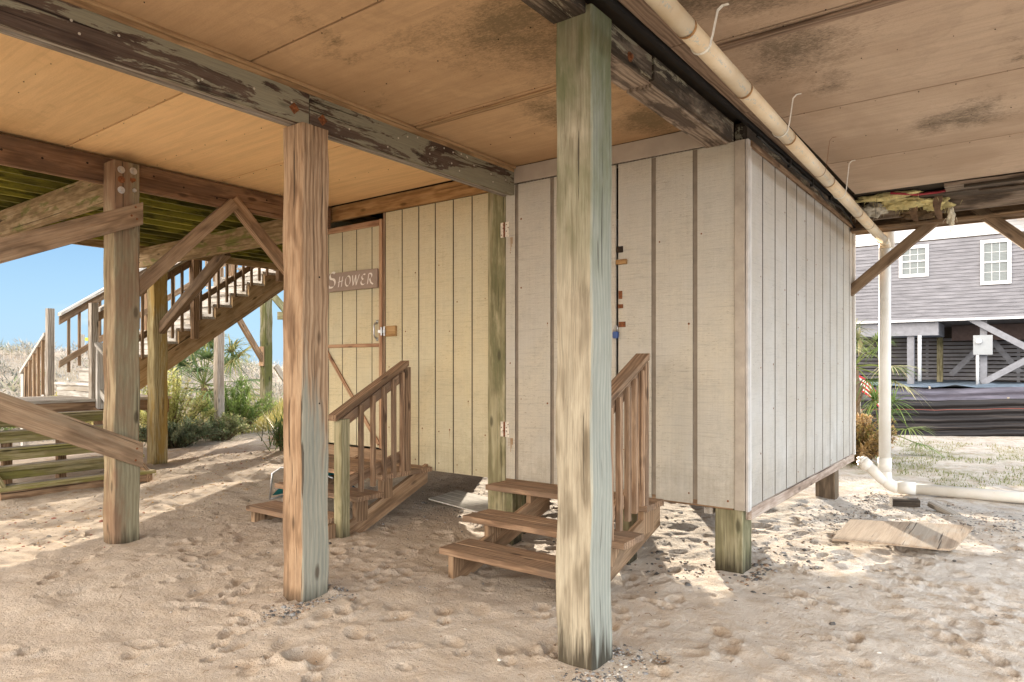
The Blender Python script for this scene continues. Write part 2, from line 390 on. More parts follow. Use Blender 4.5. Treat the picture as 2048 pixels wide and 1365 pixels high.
def build_ground():
    xs = axis(-90, .8, 6.4, 230, .0165, 1.05); ys = axis(-90, -1.3, 5.5, 230, .0165, 1.05)
    X, Y = np.meshgrid(xs, ys, indexing='ij'); Z = H(X, Y)
    Zf = Z.ravel().copy(); Zf = H_prints(X.ravel(), Y.ravel(), Zf)
    n, m = X.shape
    co = np.column_stack([X.ravel(), Y.ravel(), Zf]).astype(np.float32)
    idx = np.arange(n * m).reshape(n, m)
    q = np.column_stack([idx[:-1, :-1].ravel(), idx[1:, :-1].ravel(), idx[1:, 1:].ravel(), idx[:-1, 1:].ravel()]).astype(np.int32)
    me = bpy.data.meshes.new('ground')
    me.vertices.add(len(co)); me.vertices.foreach_set('co', co.ravel())
    me.loops.add(q.size); me.loops.foreach_set('vertex_index', q.ravel())
    me.polygons.add(len(q)); me.polygons.foreach_set('loop_start', np.arange(0, q.size, 4, dtype=np.int32))
    me.polygons.foreach_set('loop_total', np.full(len(q), 4, dtype=np.int32))
    me.polygons.foreach_set('use_smooth', np.ones(len(q), dtype=bool)); me.update(calc_edges=True)
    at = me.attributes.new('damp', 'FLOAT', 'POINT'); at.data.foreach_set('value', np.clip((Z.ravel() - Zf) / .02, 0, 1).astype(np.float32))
    b = NB('sand'); P = b.pos(); hollown = b.n('ShaderNodeAttribute'); hollown.attribute_name = 'damp'; hollown.attribute_type = 'GEOMETRY'
    n1 = b.noise(P, .7, 5, .6); n2 = b.noise(P, 6, 6, .72); n3 = b.noise(P, 260, 3, .7); n4 = b.noise(P, 45, 5, .7)
    c = b.mix(b.mr(n1, .35, .65), (.54, .455, .37), (.61, .53, .44))
    c = b.mix(b.mr(n2, .44, .78, 0, .6), c, (.42, .31, .20))
    hm = b.math('MULTIPLY', hollown.outputs['Fac'], b.mr(n2, .3, .6)); c = b.mix(b.math('MULTIPLY', hm, .5), c, (.33, .22, .13))  # brown shade painted into the footprint hollows by their depth
    c = b.mix(b.mr(n3, .35, .65, .45, 0), c, (.26, .19, .13))
    c = b.mix(b.mr(n3, .66, .72, 0, .5), c, (.8, .74, .64))
    pr = b.xyz(P); m = b.math('MULTIPLY', b.mr(b.math('SUBTRACT', pr[0], pr[1]), 1.6, 4.5), b.mr(n2, .62, .45, 0, .6))
    c = b.mix(m, c, (.68, .64, .59))
    # pebbly grey dirt to the right and behind the shed
    xy = b.xyz(P)
    m = b.math('MULTIPLY', b.mr(xy[0], 5.6, 6.6), b.mr(n4, .50, .60)); m = b.math('MULTIPLY', m, b.mr(b.noise(P, 1.6, 4), .45, .6))
    m = b.math('MULTIPLY', m, b.mr(xy[1], 6.5, 5.0))
    c = b.mix(b.math('MULTIPLY', m, .75), c, (.13, .11, .095))
    # orange litter in the back yard
    m = b.math('MULTIPLY', b.mr(xy[1], 5.6, 7.0), b.mr(b.noise(P, 7, 6, .75), .52, .66))
    c = b.mix(b.math('MULTIPLY', m, .6), c, (.33, .19, .08))
    # algae-green soil further right
    m = b.math('MULTIPLY', b.mr(xy[0], 8.8, 9.8), b.mr(b.noise(P, 2.3, 6, .7, 0, (.6, 1, 1)), .48, .62))
    m = b.math('MULTIPLY', m, b.math('MULTIPLY', b.mr(xy[0], 14.2, 13.0), b.mr(xy[1], 3.5, 2.5)))
    c = b.mix(b.math('MULTIPLY', m, .7), c, (.27, .25, .13))
    # dune slope: dry vegetation tint between the tufts
    m = b.math('MULTIPLY', b.mr(xy[1], 13.5, 16.), b.mr(b.noise(P, .5, 6, .7), .42, .60))
    c = b.mix(b.math('MULTIPLY', m, .75), c, (.30, .25, .17))
    h = b.math('ADD', b.math('MULTIPLY', n4, .35), b.math('ADD', b.math('MULTIPLY', n3, .06), b.math('MULTIPLY', n2, .8)))
    b.bump(h, .045)
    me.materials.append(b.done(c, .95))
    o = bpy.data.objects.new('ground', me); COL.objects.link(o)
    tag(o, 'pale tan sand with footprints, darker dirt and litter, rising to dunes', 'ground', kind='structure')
build_ground()
def gz(x, y): return float(H(np.array([x]), np.array([y]))[0])

# ------------------------------------------------------------------ ceiling (underside of the beach house)
def ceil_mat(name, base, alt, mold, mamt, grain_axis, stains=.4, spots=()):
    b = NB(name); P = b.coord('Object'); PW = b.pos(); st = (1.2, 22, 1) if grain_axis == 'x' else (22, 1.2, 1)
    g = b.noise(P, 1, 6, .68, .6, st); bl = b.noise(PW, .9, 5, .6); f = b.noise(P, 90, 4, .7)
    c = b.mix(b.mr(bl, .35, .65), base, alt); c = b.mix(b.mr(g, .42, .72, 0, .42), c, tuple(x * .62 for x in base))
    c = b.mix(b.mr(f, .5, .8, 0, .3), c, tuple(x * .6 for x in base))
    # water stains: filled blotch with a darker rim
    wz = b.noise(PW, .75, 5, .6, .3); k0 = .66 - stains * .22
    c = b.mix(b.mr(wz, k0, k0 + .16, 0, .5), c, tuple(x * y for x, y in zip(base, (.62, .58, .52))))
    rim = b.math('MULTIPLY', b.mr(wz, k0 - .012, k0 + .004), b.mr(wz, k0 + .03, k0 + .006)); c = b.mix(b.math('MULTIPLY', rim, .14), c, tuple(x * .4 for x in base))
    # mould in drifts, fading in at the edges
    zone = b.noise(PW, 1.25, 6, .68, .2); spk = b.noise(P, 1, 7, .82, .5, (40, 85, 20) if grain_axis == 'x' else (85, 40, 20)); big = b.noise(P, 1, 5, .7, .6, (6, 14, 5) if grain_axis == 'x' else (14, 6, 5))
    z1 = b.mr(zone, .66 - mamt * .22, .86 - mamt * .22)
    for (sx, sy, sr) in spots:
        vd = b.n('ShaderNodeVectorMath'); vd.operation = 'DISTANCE'; b.l(PW, vd.inputs[0]); vd.inputs[1].default_value = (sx, sy, 3.02)
        z1 = b.math('MAXIMUM', z1, b.mr(b.math('ADD', vd.outputs['Value'], b.math('MULTIPLY', b.math('SUBTRACT', zone, .5), -3.2 * sr)), sr * 1.35, 0, 0, .92))
    mk = b.mr(b.math('ADD', b.math('MULTIPLY', z1, .8), b.math('ADD', b.math('MULTIPLY', spk, 1.5), b.math('MULTIPLY', big, .35))), 1.22, 1.68)
    c = b.mix(b.math('MULTIPLY', mk, .78), c, mold)
    oi = b.n('ShaderNodeObjectInfo'); c = b.mix(1, c, b.mr(oi.outputs['Random'], 0, 1, .86, 1.1), 'MULTIPLY')
    b.bump(b.math('ADD', g, f), .002)
    return b.done(c, .85)
M_CEIL = ceil_mat('ceiling_plywood_tan', (.54, .355, .20), (.61, .41, .235), (.12, .09, .045), .55, 'y', 1.0, ((2.9, 2.0, .75), (3.75, 2.35, .45), (3.5, 1.9, .35), (4.2, 2.0, .35)))
M_CEILC = ceil_mat('ceiling_plywood_clean', (.82, .55, .28), (.88, .61, .33), (.25, .16, .08), .25, 'y', .2)
M_CEILR = ceil_mat('ceiling_panel_brown', (.53, .395, .29), (.61, .47, .35), (.075, .055, .032), .55, 'y', 1.0, ((3.75, .95, .50), (4.35, .9, .35), (3.0, .85, .45), (5.5, .3, .3)))
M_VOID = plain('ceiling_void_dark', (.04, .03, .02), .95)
ceil = thing('ceiling', 'tan plywood ceiling panels under the raised beach house, stained and seamed', 'ceiling', (3.4, 2, 3.02), kind='structure')
MB().box((-.32, -1.6, 3.05), (8.30, 5.86, 3.40)).build('subfloor', M_VOID, ceil)
def panel(x0, x1, y0, y1, z, m):
    # slightly sagging sheet
    g = .007; x0 += g; x1 -= g; y0 += g; y1 -= g; nx, ny = 5, 7; vs = []; fs = []
    sag = random.uniform(0, .006)
    for i in range(nx):
        for j in range(ny):
            u = i / (nx - 1); v = j / (ny - 1)
            vs.append((x0 + (x1 - x0) * u, y0 + (y1 - y0) * v, z - sag * 4 * u * (1 - u)))
    k = nx * ny; vs += [(a, b_, 3.049) for (a, b_, c_) in vs]
    for i in range(nx - 1):
        for j in range(ny - 1):
            a = i * ny + j; fs.append((a, a + 1, a + ny + 1, a + ny)); fs.append((k + a, k + a + ny, k + a + ny + 1, k + a + 1))
    edge = [i * ny for i in range(nx)] + [(nx - 1) * ny + j for j in range(1, ny)] + [i * ny + ny - 1 for i in range(nx - 2, -1, -1)] + [j for j in range(ny - 2, 0, -1)]
    for a, b_ in zip(edge, edge[1:] + edge[:1]): fs.append((a, b_, b_ + k, a + k))
    a = np.array(vs); c = a.mean(0)
    return mesh_obj('ceiling_panel', a - c, fs, m, ceil, None, False, Matrix.Translation(Vector(map(float, c))))
XL = [-.32, .90, 2.12, 3.34, 4.56]
for a, b_ in zip(XL, XL[1:]):
    panel(a, b_, 1.60, 3.40, 3.022, M_CEIL); panel(a, b_, 3.42, 5.84, 3.022, M_CEILC)
XR = [-.32, .80, 2.10, 3.41, 4.72, 6.03, 7.26]
for a, b_ in zip(XR, XR[1:]):
    panel(a, b_, -1.6, 1.28, 3.024, M_CEILR)
m = MB(); rr = random.Random(21)
for x in XL + [2.73, 3.95, 1.5]:
    for y in np.arange(1.7, 5.7, .21): m.disc((x + rr.choice([-.02, .02]), y + rr.uniform(-.03, .03), 3.0165), (0, 0, -1), rr.uniform(.002, .0042), 7, .0035)
for x in XR + [2.75, 4.06, 5.4]:
    for y in np.arange(-1.4, 1.2, .21): m.disc((x + rr.choice([-.02, .02]), y + rr.uniform(-.03, .03), 3.0185), (0, 0, -1), rr.uniform(.002, .0042), 7, .0035)
m.build('nail_head', plain('dark_nail_hole', (.03, .02, .012), .9, 0, .4, 40), ceil)
# battens and trim on the ceiling
M_TRIMC = wood('wood_ceiling_trim', (.20, .12, .06), (.42, .27, .14), (.52, .36, .2), var=.1)
M_TRIMR = wood('wood_ceiling_trim_brown', (.12, .08, .055), (.30, .21, .15), (.38, .28, .2), var=.1)
for x in (3.37,):
    bar('batten', (x, 1.62, 3.008), (x + .05, 3.33, 3.020), M_TRIMC, ceil)
for x, w_ in ((2.12, .05), (3.44, .06)):
    bar('batten', (x, -1.55, 3.006), (x + w_, 1.26, 3.021), M_TRIMR, ceil)
bar('edge_trim', (-.32, 3.335, 2.998), (4.54, 3.357, 3.020), M_TRIMC, ceil)
bar('edge_trim', (-.32, 3.357, 2.975), (4.54, 3.372, 3.020), M_TRIMC, ceil)
# boards between the right hand beam and the pipe
for x0, x1 in ((-.3, 3.28), (3.29, 4.42), (4.43, 8.1)):
    bar('frieze_board', (x0, 1.31, 3.002), (x1, 1.44, 3.020), M_TRIMR, ceil)
MB().box((-.32, 1.45, 2.985), (8.1, 1.475, 3.045)).build('dark_gap_strip', plain('gap_black', (.012, .010, .009), .7), ceil)  # black strip drawn in for the dark gap beside the beam
bar('ceiling_edge_board', (-.32, 5.80, 3.0), (4.5, 5.86, 3.045), M_TRIMC, ceil)

# ------------------------------------------------------------------ big posts
def bolt(parent, x, y, z, nrm, r=.016, mat=None):
    m = MB(); c = Vector((x, y, z)); n_ = Vector(nrm)
    m.tube([c, c + n_ * .003], [r * 1.7, r * 1.6], 14); m.tube([c + n_ * .003, c + n_ * .014], [r, r * .85], 6)
    return m.build('bolt', mat or GALV(), parent)
def post(name, x, y, s_, z0, z1, mat, label, cat='post', group=None, bolts=(), knots=()):
    t = thing(name, label, cat, (x + s_ / 2, y + s_ / 2, 0), group)
    board('timber', (x + s_ / 2, y + s_ / 2, z0), (x + s_ / 2, y + s_ / 2, z1), s_, s_, mat, t, (0, 1, 0), .007, .0036)
    for (dx, dz, mt) in bolts: bolt(t, x + dx, y - .0005, dz, (0, -1, 0), .017, mt)
    return t
P0 = post('support_post', 2.65, 1.53, .19, -.3, 2.99, W_P0(), 'largest square post in the foreground, green and gray, rotted dark at its foot', group='square posts under the house')
P2 = post('support_post', 2.45, 3.34, .19, -.3, 2.79, W_P2(), 'brown square post with pale teal paint near its foot, left of the shower steps', group='square posts under the house')
P1 = post('support_post', 2.36, 5.53, .19, -.3, 2.945, W_P1(), 'tan square post at left with four bolts at its top and diagonal braces', group='square posts under the house',
          bolts=((.05, 2.875, None), (.14, 2.885, None), (.05, 2.72, None), (.145, 2.735, None), (.05, 2.80, RUST()), (.14, 2.815, RUST()), (.06, 2.53, RUST()), (.145, 2.55, RUST())))
P3 = post('support_post', 4.54, 9.45, .19, -.3, 2.74, W_YEL(), 'yellow knotty square post carrying the outdoor deck, in front of the long staircase', group='square posts under the house')
# stub of wood screws etc on P2
for z in (1.15, 1.9): MB().disc((2.45 + .12, 3.339, z), (0, -1, 0), .006, 8, .002).build('nail_head', BLACKN(), P2)

# ------------------------------------------------------------------ beams
beam = thing('ceiling_beam', 'long dark beam with flaking pale coating crossing the ceiling to the shed', 'beam', (2, 3.4, 2.79), group='beams under the ceiling')
bar('near_board', (-.32, 3.365, 2.792), (2.515, 3.405, 2.998), W_DARKB(), beam, ch=.003)
bar('near_board', (2.519, 3.363, 2.788), (4.555, 3.405, 2.998), W_DARKB(), beam, ch=.003)
bar('middle_board', (-.32, 3.407, 2.797), (4.555, 3.443, 2.998), W_GRAY(), beam)
bar('far_board', (-.32, 3.445, 2.790), (4.555, 3.482, 2.998), W_GRAY(), beam)
for (x, z, d) in ((2.41, 2.86, 1), (2.61, 2.85, 1)):
    m = MB(); c = Vector((x, 3.362, z)); 
    m.add([c + Vector(v) for v in ((-.034, 0, 0), (0, 0, -.034), (.034, 0, 0), (0, 0, .034), (-.034, -.004, 0), (0, -.004, -.034), (.034, -.004, 0), (0, -.004, .034))],
          [(0, 3, 2, 1), (4, 5, 6, 7), (0, 1, 5, 4), (1, 2, 6, 5), (2, 3, 7, 6), (3, 0, 4, 7)])
    m.tube([c + Vector((0, -.004, 0)), c + Vector((0, -.016, 0))], [.014, .012], 6); m.build('square_washer_bolt', RUST(), beam)
m = MB(); mr_ = random.Random(3)
for i in range(26):
    x = mr_.uniform(2.55, 4.5) if i > 7 else mr_.uniform(.9, 2.4); m.disc((x, 3.3625, mr_.uniform(2.82, 2.97)), (0, -1, 0), .0065, 8, .003)
m.build('nail_head', plain('pale_nail', (.55, .5, .42), .5, .4), beam)

rb = thing('ceiling_beam', 'brown beam behind the tan bolted post, along the far edge of the ceiling', 'beam', (2, 5.75, 2.78), group='beams under the ceiling')
bar('near_board', (-.32, 5.725, 2.790), (4.55, 5.763, 3.0), W_BEAM(), rb)
bar('middle_board', (-.32, 5.765, 2.795), (4.55, 5.803, 3.0), M_TRIMC, rb)
m = MB()
for x in (1.7, 1.95, 2.25, 2.75, 3.0, 3.3, 3.52, 3.8): m.disc((x, 5.724, random.uniform(2.84, 2.95)), (0, -1, 0), .009, 8, .003)
m.build('nail_head', BLACKN(), rb)

fb = thing('ceiling_beam', 'dirty gray moldy beam from the green front post to the shed corner', 'beam', (3.2, 1.55, 2.79), group='beams under the ceiling')
bar('near_board', (2.843, 1.545, 2.875), (3.30, 1.578, 2.998), W_DIRTY(), fb)
bar('near_board', (3.31, 1.535, 2.868), (4.54, 1.568, 2.998), W_DIRTY(), fb)
bar('bottom_board', (2.843, 1.580, 2.878), (3.36, 1.74, 2.998), W_DIRTYL(), fb)
bar('bottom_board', (3.365, 1.570, 2.862), (4.54, 1.725, 2.998), W_DIRTYL(), fb)
bar('bottom_board', (-.32, 1.56, 2.955), (2.648, 1.735, 3.01), W_DIRTY(), fb)
bolt(fb, 3.05, 1.5445, 2.9, (0, -1, 0), .015, RUST())

# ------------------------------------------------------------------ diagonal braces
def brace(name, p0, p1, w_, t_, mat, label, up=(0, 0, 1), bolts=0, group='diagonal braces under the house', nrm=(0, -1, 0)):
    t = thing(name, label, 'brace', tuple((Vector(p0) + Vector(p1)) / 2), group)
    board('plank', p0, p1, w_, t_, mat, t, up)
    if bolts:
        d = (Vector(p1) - Vector(p0)).normalized(); n_ = Vector(nrm); q = d.cross(n_)
        for (a, c) in ((.07, .05), (.07, -.05), (.15, .0))[:bolts]:
            pt = Vector(p1) - d * a + q * c + n_ * (t_ / 2)
            MB().disc(pt, nrm, .011, 10, .004).build('screw_head', RUST(), t)
    return t
for lab, p0, p1, zh, scr in (('upper diagonal plank rising to the top of the tan bolted post', (.2, 1.42), (2.556, 2.475), .175, ((2.50, 2.60), (2.47, 2.53), (2.51, 2.51))),
                            ('lower diagonal plank running down to the lower part of the tan bolted post', (.2, 1.66), (2.556, .575), .195, ((2.51, .73), (2.50, .64)))):
    t = thing('brace_plank', lab, 'brace', (1.4, 5.51, p0[1]), 'diagonal braces under the house')
    slope_cut('plank', p0, p1, zh, 'y', 5.492, 5.528, W_BRACE(), t)
    for q in scr: MB().disc((q[0], 5.4915, q[1]), (0, -1, 0), .009, 10, .003).build('screw_head', RUST(), t)
brace('brace_timber', (2.47, 5.78, 1.83), (3.45, 5.72, 2.84), .10, .085, W_BRACE(), 'knee brace from the back of the tan bolted post up to the brown beam')
brace('brace_timber', (3.45, 5.74, 2.88), (4.25, 5.74, 2.10), .10, .085, W_WARM(), 'knee brace sloping down from the brown beam behind the teal footed post')
brace('brace_timber', (4.65, 9.50, 1.86), (4.65, 7.85, 2.78), .14, .085, W_BRACE(), 'knee brace from the yellow knotty post up to the mossy deck beam')

# ------------------------------------------------------------------ storage shed
M_SID_F = siding_mat('siding_beige_front', (.51, .48, .415), (.17, .14, .10), (.55, .50, .40))
M_SID_R = siding_mat('siding_gray_white', (.52, .495, .455), (.20, .17, .14), (.47, .425, .36))
M_SID_S = siding_mat('siding_cream_shower', (.60, .545, .38), (.22, .16, .08), (.64, .55, .35))
M_BATT = plain('groove_paint_tan', (.24, .20, .155), .85, 0, .15, 12, .001)
M_GROOVE = plain('groove_paint_dark', (.12, .10, .07), .9, 0, .2, 20)
M_STAIN = NB('rust_stain'); _P = M_STAIN.coord('Object'); M_STAIN = M_STAIN.done(M_STAIN.mix(M_STAIN.mr(M_STAIN.noise(_P, 30, 5, .7, 0, (1, 1, .2)), .35, .65), (.33, .19, .09), (.50, .42, .32)))
def siding(name, axis_, fixed, out, a0, a1, z0, z1, grooves, gw, gd, mats, parent, nails=True, mi_g=1):
    """vertical-groove panel. axis_: the direction it runs ('x' or 'y'); fixed: coordinate of its face; out: -1 outwards towards minus"""
    prof = [(a0, 0)]; mi = []; grooves = sorted(grooves)
    for g in grooves:
        prof += [(g - gw / 2, 0), (g - gw / 2, gd), (g + gw / 2, gd), (g + gw / 2, 0)]
    prof.append((a1, 0)); m = MB()
    def pt(a, d, z): return (a, fixed - out * d, z) if axis_ == 'x' else (fixed - out * d, a, z)
    nz = 6
    zs = [z0 + (z1 - z0) * i / nz for i in range(nz + 1)]
    for k in range(len(prof) - 1):
        (a, d), (b_, e) = prof[k], prof[k + 1]
        ismi = 0 if (d == 0 and e == 0) else 1
        for z, zz in zip(zs, zs[1:]):
            m.add([pt(a, d, z), pt(b_, e, z), pt(b_, e, zz), pt(a, d, zz)], [(0, 1, 2, 3)], ismi)
    th = .018
    m.add([pt(a0, th, z0), pt(a1, th, z0), pt(a1, th, z1), pt(a0, th, z1), pt(a0, 0, z0), pt(a1, 0, z0), pt(a1, 0, z1), pt(a0, 0, z1)],
          [(3, 2, 1, 0), (0, 1, 5, 4), (3, 7, 6, 2), (0, 4, 7, 3), (1, 2, 6, 5)], 0)
    if nails:
        rr = random.Random(int(a0 * 100)); edges = [a0] + list(grooves) + [a1]
        for e in edges:
            for z in np.arange(z0 + .06, z1, .30):
                if rr.random() < .55: continue
                aa = e + (.045 if rr.random() < .5 else -.045)
                if a0 + .02 < aa < a1 - .02:
                    nrm = (0, out, 0) if axis_ == 'x' else (out, 0, 0)
                    zn = z + rr.uniform(-.03, .03); m.disc(pt(aa, -.0005, zn), nrm, rr.uniform(.004, .0085), 8, .0015, 2)
                    if rr.random() < .5:
                        hw = rr.uniform(.0015, .004); ln = rr.uniform(.02, .09)
                        q = [pt(aa - hw, -.0006, zn), pt(aa + hw, -.0006, zn), pt(aa + hw * .3, -.0006, zn - ln), pt(aa - hw * .3, -.0006, zn - ln)]
                        m.add(q, [(0, 1, 2, 3)], 3)
    o = m.build(name, [mats, M_BATT if mi_g == 1 else M_GROOVE, RUST(), M_STAIN], parent)
    return o
shed = thing('storage_shed', 'pale gray board-sided storage shed on short posts with a hinged door and steps', 'shed', (6.4, 2.45, .42))
ZF = 2.875
MB().box((4.60, 1.50, .445), (8.19, 3.60, .50)).build('floor', W_GRAY(), shed)
siding('front_wall', 'y', 4.56, -1, 1.535, 2.405, .415, ZF, [2.12, 1.81], .034, .012, M_SID_F, shed)
bar('corner_trim', (4.548, 1.462, .41), (4.575, 1.532, ZF), plain('trim_paint_tan', (.38, .33, .27), .85, 0, .18, 9, .001), shed)
siding('side_wall', 'x', 1.46, -1, 4.60, 8.19, .415, ZF, [4.93 + .305 * k for k in range(11)], .020, .012, M_SID_R, shed, mi_g=2)
M_TRG = plain('trim_paint_gray', (.46, .43, .40), .85, 0, .18, 9, .001)
bar('corner_trim', (4.550, 1.440, .405), (4.598, 1.459, ZF), M_TRG, shed)
bar('corner_trim', (4.600, 1.446, .405), (4.635, 1.4585, ZF), plain('trim_paint_white', (.62, .60, .57), .8, 0, .12, 9, .001), shed)
bar('corner_trim', (8.155, 1.435, .405), (8.20, 1.4585, ZF), plain('trim_paint_white', (.62, .60, .57)), shed)
MB().box((8.15, 1.47, .42), (8.19, 3.60, 3.0)).box((4.62, 3.585, .42), (8.14, 3.60, 3.0)).build('back_wall', M_SID_R, shed)
bar('sill_board', (4.64, 1.447, .335), (8.18, 1.485, .413), wood('wood_sill_pinkish', (.20, .14, .10), (.42, .33, .27), (.52, .44, .37)), shed)
bar('sill_board', (4.57, 1.55, .40), (4.60, 3.46, .444), W_WARM(), shed)
bar('ledger', (4.60, 1.430, 2.84), (8.15, 1.4575, 2.875), wood('wood_ledger_brown', (.12, .07, .04), (.32, .21, .13), (.4, .28, .18)), shed)
bar('ledger', (4.64, 1.475, 2.876), (8.15, 1.56, 3.018), W_DIRTY(), shed)
bar('frieze_board', (4.542, 1.72, 2.880), (4.558, 3.36, 3.016), plain('fascia_paint_taupe', (.40, .345, .285), .85, 0, .1, 6, .001), shed)
MB().box((4.62, 1.60, 2.88), (4.66, 3.5, 3.0)).build('header', W_GRAY(), shed)
for (x, y, z0, z1) in ((4.585, 1.488, -.3, .44), (7.62, 1.53, -.3, .44), (4.60, 3.30, -.3, .43), (7.9, 3.35, -.3, .43)):
    board('stilt_post', (x + .095, y + .095, z0), (x + .095, y + .095, z1), .19, .19, W_GREEN() if x < 7 else wood('wood_dark_stilt', (.06, .045, .03), (.17, .12, .08), (.26, .2, .13), stain=(.13, .13, .05), samt=.4), shed, (0, 1, 0), .006)
bar('joist_block', (4.60, 1.70, .35), (4.70, 1.76, .44), W_GRAY(), shed)
# the bigger post between shed and shower stall
dp = thing('support_post', 'green-stained post between the shed door and the shower wall', 'post', (4.67, 3.58, 0), group='square posts under the house')
board('timber', (4.665, 3.568, -.3), (4.665, 3.568, 3.0), .19, .19, W_GREEN(), dp, (0, 1, 0), .007)
# door of the shed
door = siding('door', 'y', 4.553, -1, 2.425, 3.452, .432, ZF - .004, [3.34, 2.99, 2.70], .034, .012, M_SID_F, shed)
def hinge(y, z, parent, h_=.062):
    m = MB(); m.box((4.5475, y + .006, z - h_), (4.5525, y - .040, z + h_)); m.build('hinge_leaf', plain('hinge_paint_worn', (.66, .60, .50), .6, 0, .3, 50), parent)
    m = MB(); m.box((4.5485, y + .012, z - h_), (4.5555, y + .050, z + h_)); m.build('hinge_leaf', plain('hinge_paint_worn', (.66, .60, .50)), parent)
    MB().tube([(4.545, y + .009, z - h_), (4.545, y + .009, z + h_)], .008, 8).build('hinge_pin', RUST(), parent)
    m = MB(); rr = random.Random(int(z * 10))
    for k in range(8): m.disc((4.547, y + rr.choice([-.012, -.03, .022, .04]), z + (k % 4 - 1.5) * .028), (-1, 0, 0), .0055, 6, .002)
    m.build('screw_head', RUST(), parent)
for z in (2.51, .84):
    hinge(3.455, z, door)
    m = MB(); rr = random.Random(9)
    for k in range(7):
        y = 3.43 - rr.uniform(0, .05); m.box((4.5522, y, z - .10 - rr.uniform(.02, .09)), (4.5528, y - rr.uniform(.004, .008), z - .07))
    m.build('rust_stain', M_STAIN, door)
# hasp plates, wood blocks
m = MB(); m.box((4.546, 2.365, 2.215), (4.5595, 2.41, 2.26)); m.build('latch_remnant', BLACKN(), shed)
bar('wood_block', (4.530, 2.33, 2.125), (4.5595, 2.41, 2.16), W_ORANGE(), shed)
m = MB(); m.box((4.5545, 2.345, 1.66), (4.5595, 2.40, 1.70)); m.box((4.553, 2.372, 1.87), (4.5595, 2.40, 1.93)); m.box((4.553, 2.365, 1.80), (4.5595, 2.405, 1.83)); m.build('hasp', RUST(), shed)
pl = thing('padlock', 'small blue padlock hanging on the rusty hasp of the shed door', 'padlock', (4.54, 2.415, 1.61))
m = MB(); m.tube([(4.538, 2.43, 1.555), (4.538, 2.43, 1.62)], [.001, .001], 4)
bm = bmesh.new(); bmesh.ops.create_cube(bm, size=1); bmesh.ops.scale(bm, vec=(.02, .048, .052), verts=bm.verts); bmesh.ops.bevel(bm, geom=bm.edges[:], offset=.006, segments=2, affect='EDGES')
me = bpy.data.meshes.new('body'); bm.to_mesh(me); bm.free(); me.materials.append(plain('padlock_blue', (.015, .06, .22), .35, 0, .1, 8, 0, .5)); o = bpy.data.objects.new('body', me); COL.objects.link(o)
o.matrix_basis = Matrix.Translation((4.536, 2.415, 1.602)); parent_to(o, pl)
MB().tube([(4.536, 2.430, 1.625), (4.536, 2.430, 1.655), (4.536, 2.425, 1.668), (4.536, 2.415, 1.673), (4.536, 2.405, 1.668), (4.536, 2.400, 1.655), (4.536, 2.400, 1.625)], .004, 8).build('shackle', GALV(), pl, True)

# ------------------------------------------------------------------ shower stall
st = thing('shower_stall', 'cream board-sided outdoor shower stall with a braced wooden door', 'shower stall', (6, 4.8, .4))
siding('front_wall', 'y', 4.60, -1, 3.668, 4.955, .408, 2.862, [4.73, 4.51, 4.30, 4.08, 3.86], .013, .010, M_SID_S, st, mi_g=2)
bar('header_board', (4.575, 3.67, 2.868), (4.612, 6.0, 3.018), W_ORANGE(), st)
siding('side_wall', 'x', 6.0, 1, 4.66, 7.4, .40, 2.99, [4.9 + .2 * k for k in range(12)], .010, .008, M_SID_S, st, False, 2)
MB().box((7.38, 3.67, .40), (7.42, 5.97, 2.99)).box((4.64, 3.64, .40), (7.38, 3.66, 2.99)).build('back_wall', M_SID_S, st)
siding('rear_screen_wall', 'y', 7.42, -1, 6.0, 9.1, -.05, 2.99, [6.2 + .2 * k for k in range(14)], .010, .008, M_SID_S, st, False, 2)
MB().box((4.63, 3.68, .40), (7.37, 5.95, .47)).build('floor', W_GRAY(), st)
bar('skirt_board', (4.598, 4.99, .44), (4.622, 5.98, .545), W_WARM(), st); bar('skirt_board', (4.602, 4.80, .335), (4.626, 5.98, .435), W_ORANGE(), st)
bar('door_jamb', (4.595, 4.962, .42), (4.64, 4.992, 2.862), wood('wood_jamb_dark', (.08, .05, .03), (.20, .13, .08), (.28, .19, .12)), st)
bar('corner_post', (4.60, 5.93, -.2), (4.70, 6.02, 3.0), W_P2(), st)
for (x, y) in ((7.2, 3.8), (7.2, 5.8), (4.72, 5.8)): bar('stilt_post', (x, y, -.3), (x + .14, y + .14, .42), W_GREEN(), st)
dr = siding('door', 'y', 4.606, -1, 5.0, 5.90, .565, 2.80, [5.16, 5.39, 5.61, 5.83], .010, .008, M_SID_S, st, False, 2)
M_DT = wood('wood_door_trim_orange', (.22, .11, .06), (.44, .26, .15), (.54, .36, .22), var=.04)
bar('door_trim', (4.585, 4.998, .56), (4.6055, 5.040, 2.805), M_DT, dr)
bar('door_trim', (4.586, 5.041, 2.745), (4.6055, 5.90, 2.803), M_DT, dr)
bar('door_trim', (4.586, 5.041, 1.555), (4.6055, 5.90, 1.59), M_DT, dr)
board('door_trim', (4.595, 5.86, 1.53), (4.595, 5.05, .60), .04, .018, M_DT, dr, (0, 0, 1))
m = MB(); m.tube([(4.604, 5.083, 1.64), (4.575, 5.083, 1.645), (4.562, 5.083, 1.68), (4.562, 5.083, 1.76), (4.575, 5.083, 1.79), (4.604, 5.083, 1.795)], .008, 8)
m.box((4.600, 5.07, 1.615), (4.6055, 5.096, 1.65)); m.box((4.600, 5.07, 1.785), (4.6055, 5.096, 1.82)); m.build('handle', GALV(), dr, True)
bar('latch_block', (4.575, 4.80, 1.655), (4.5995, 4.955, 1.755), W_ORANGE(), st)
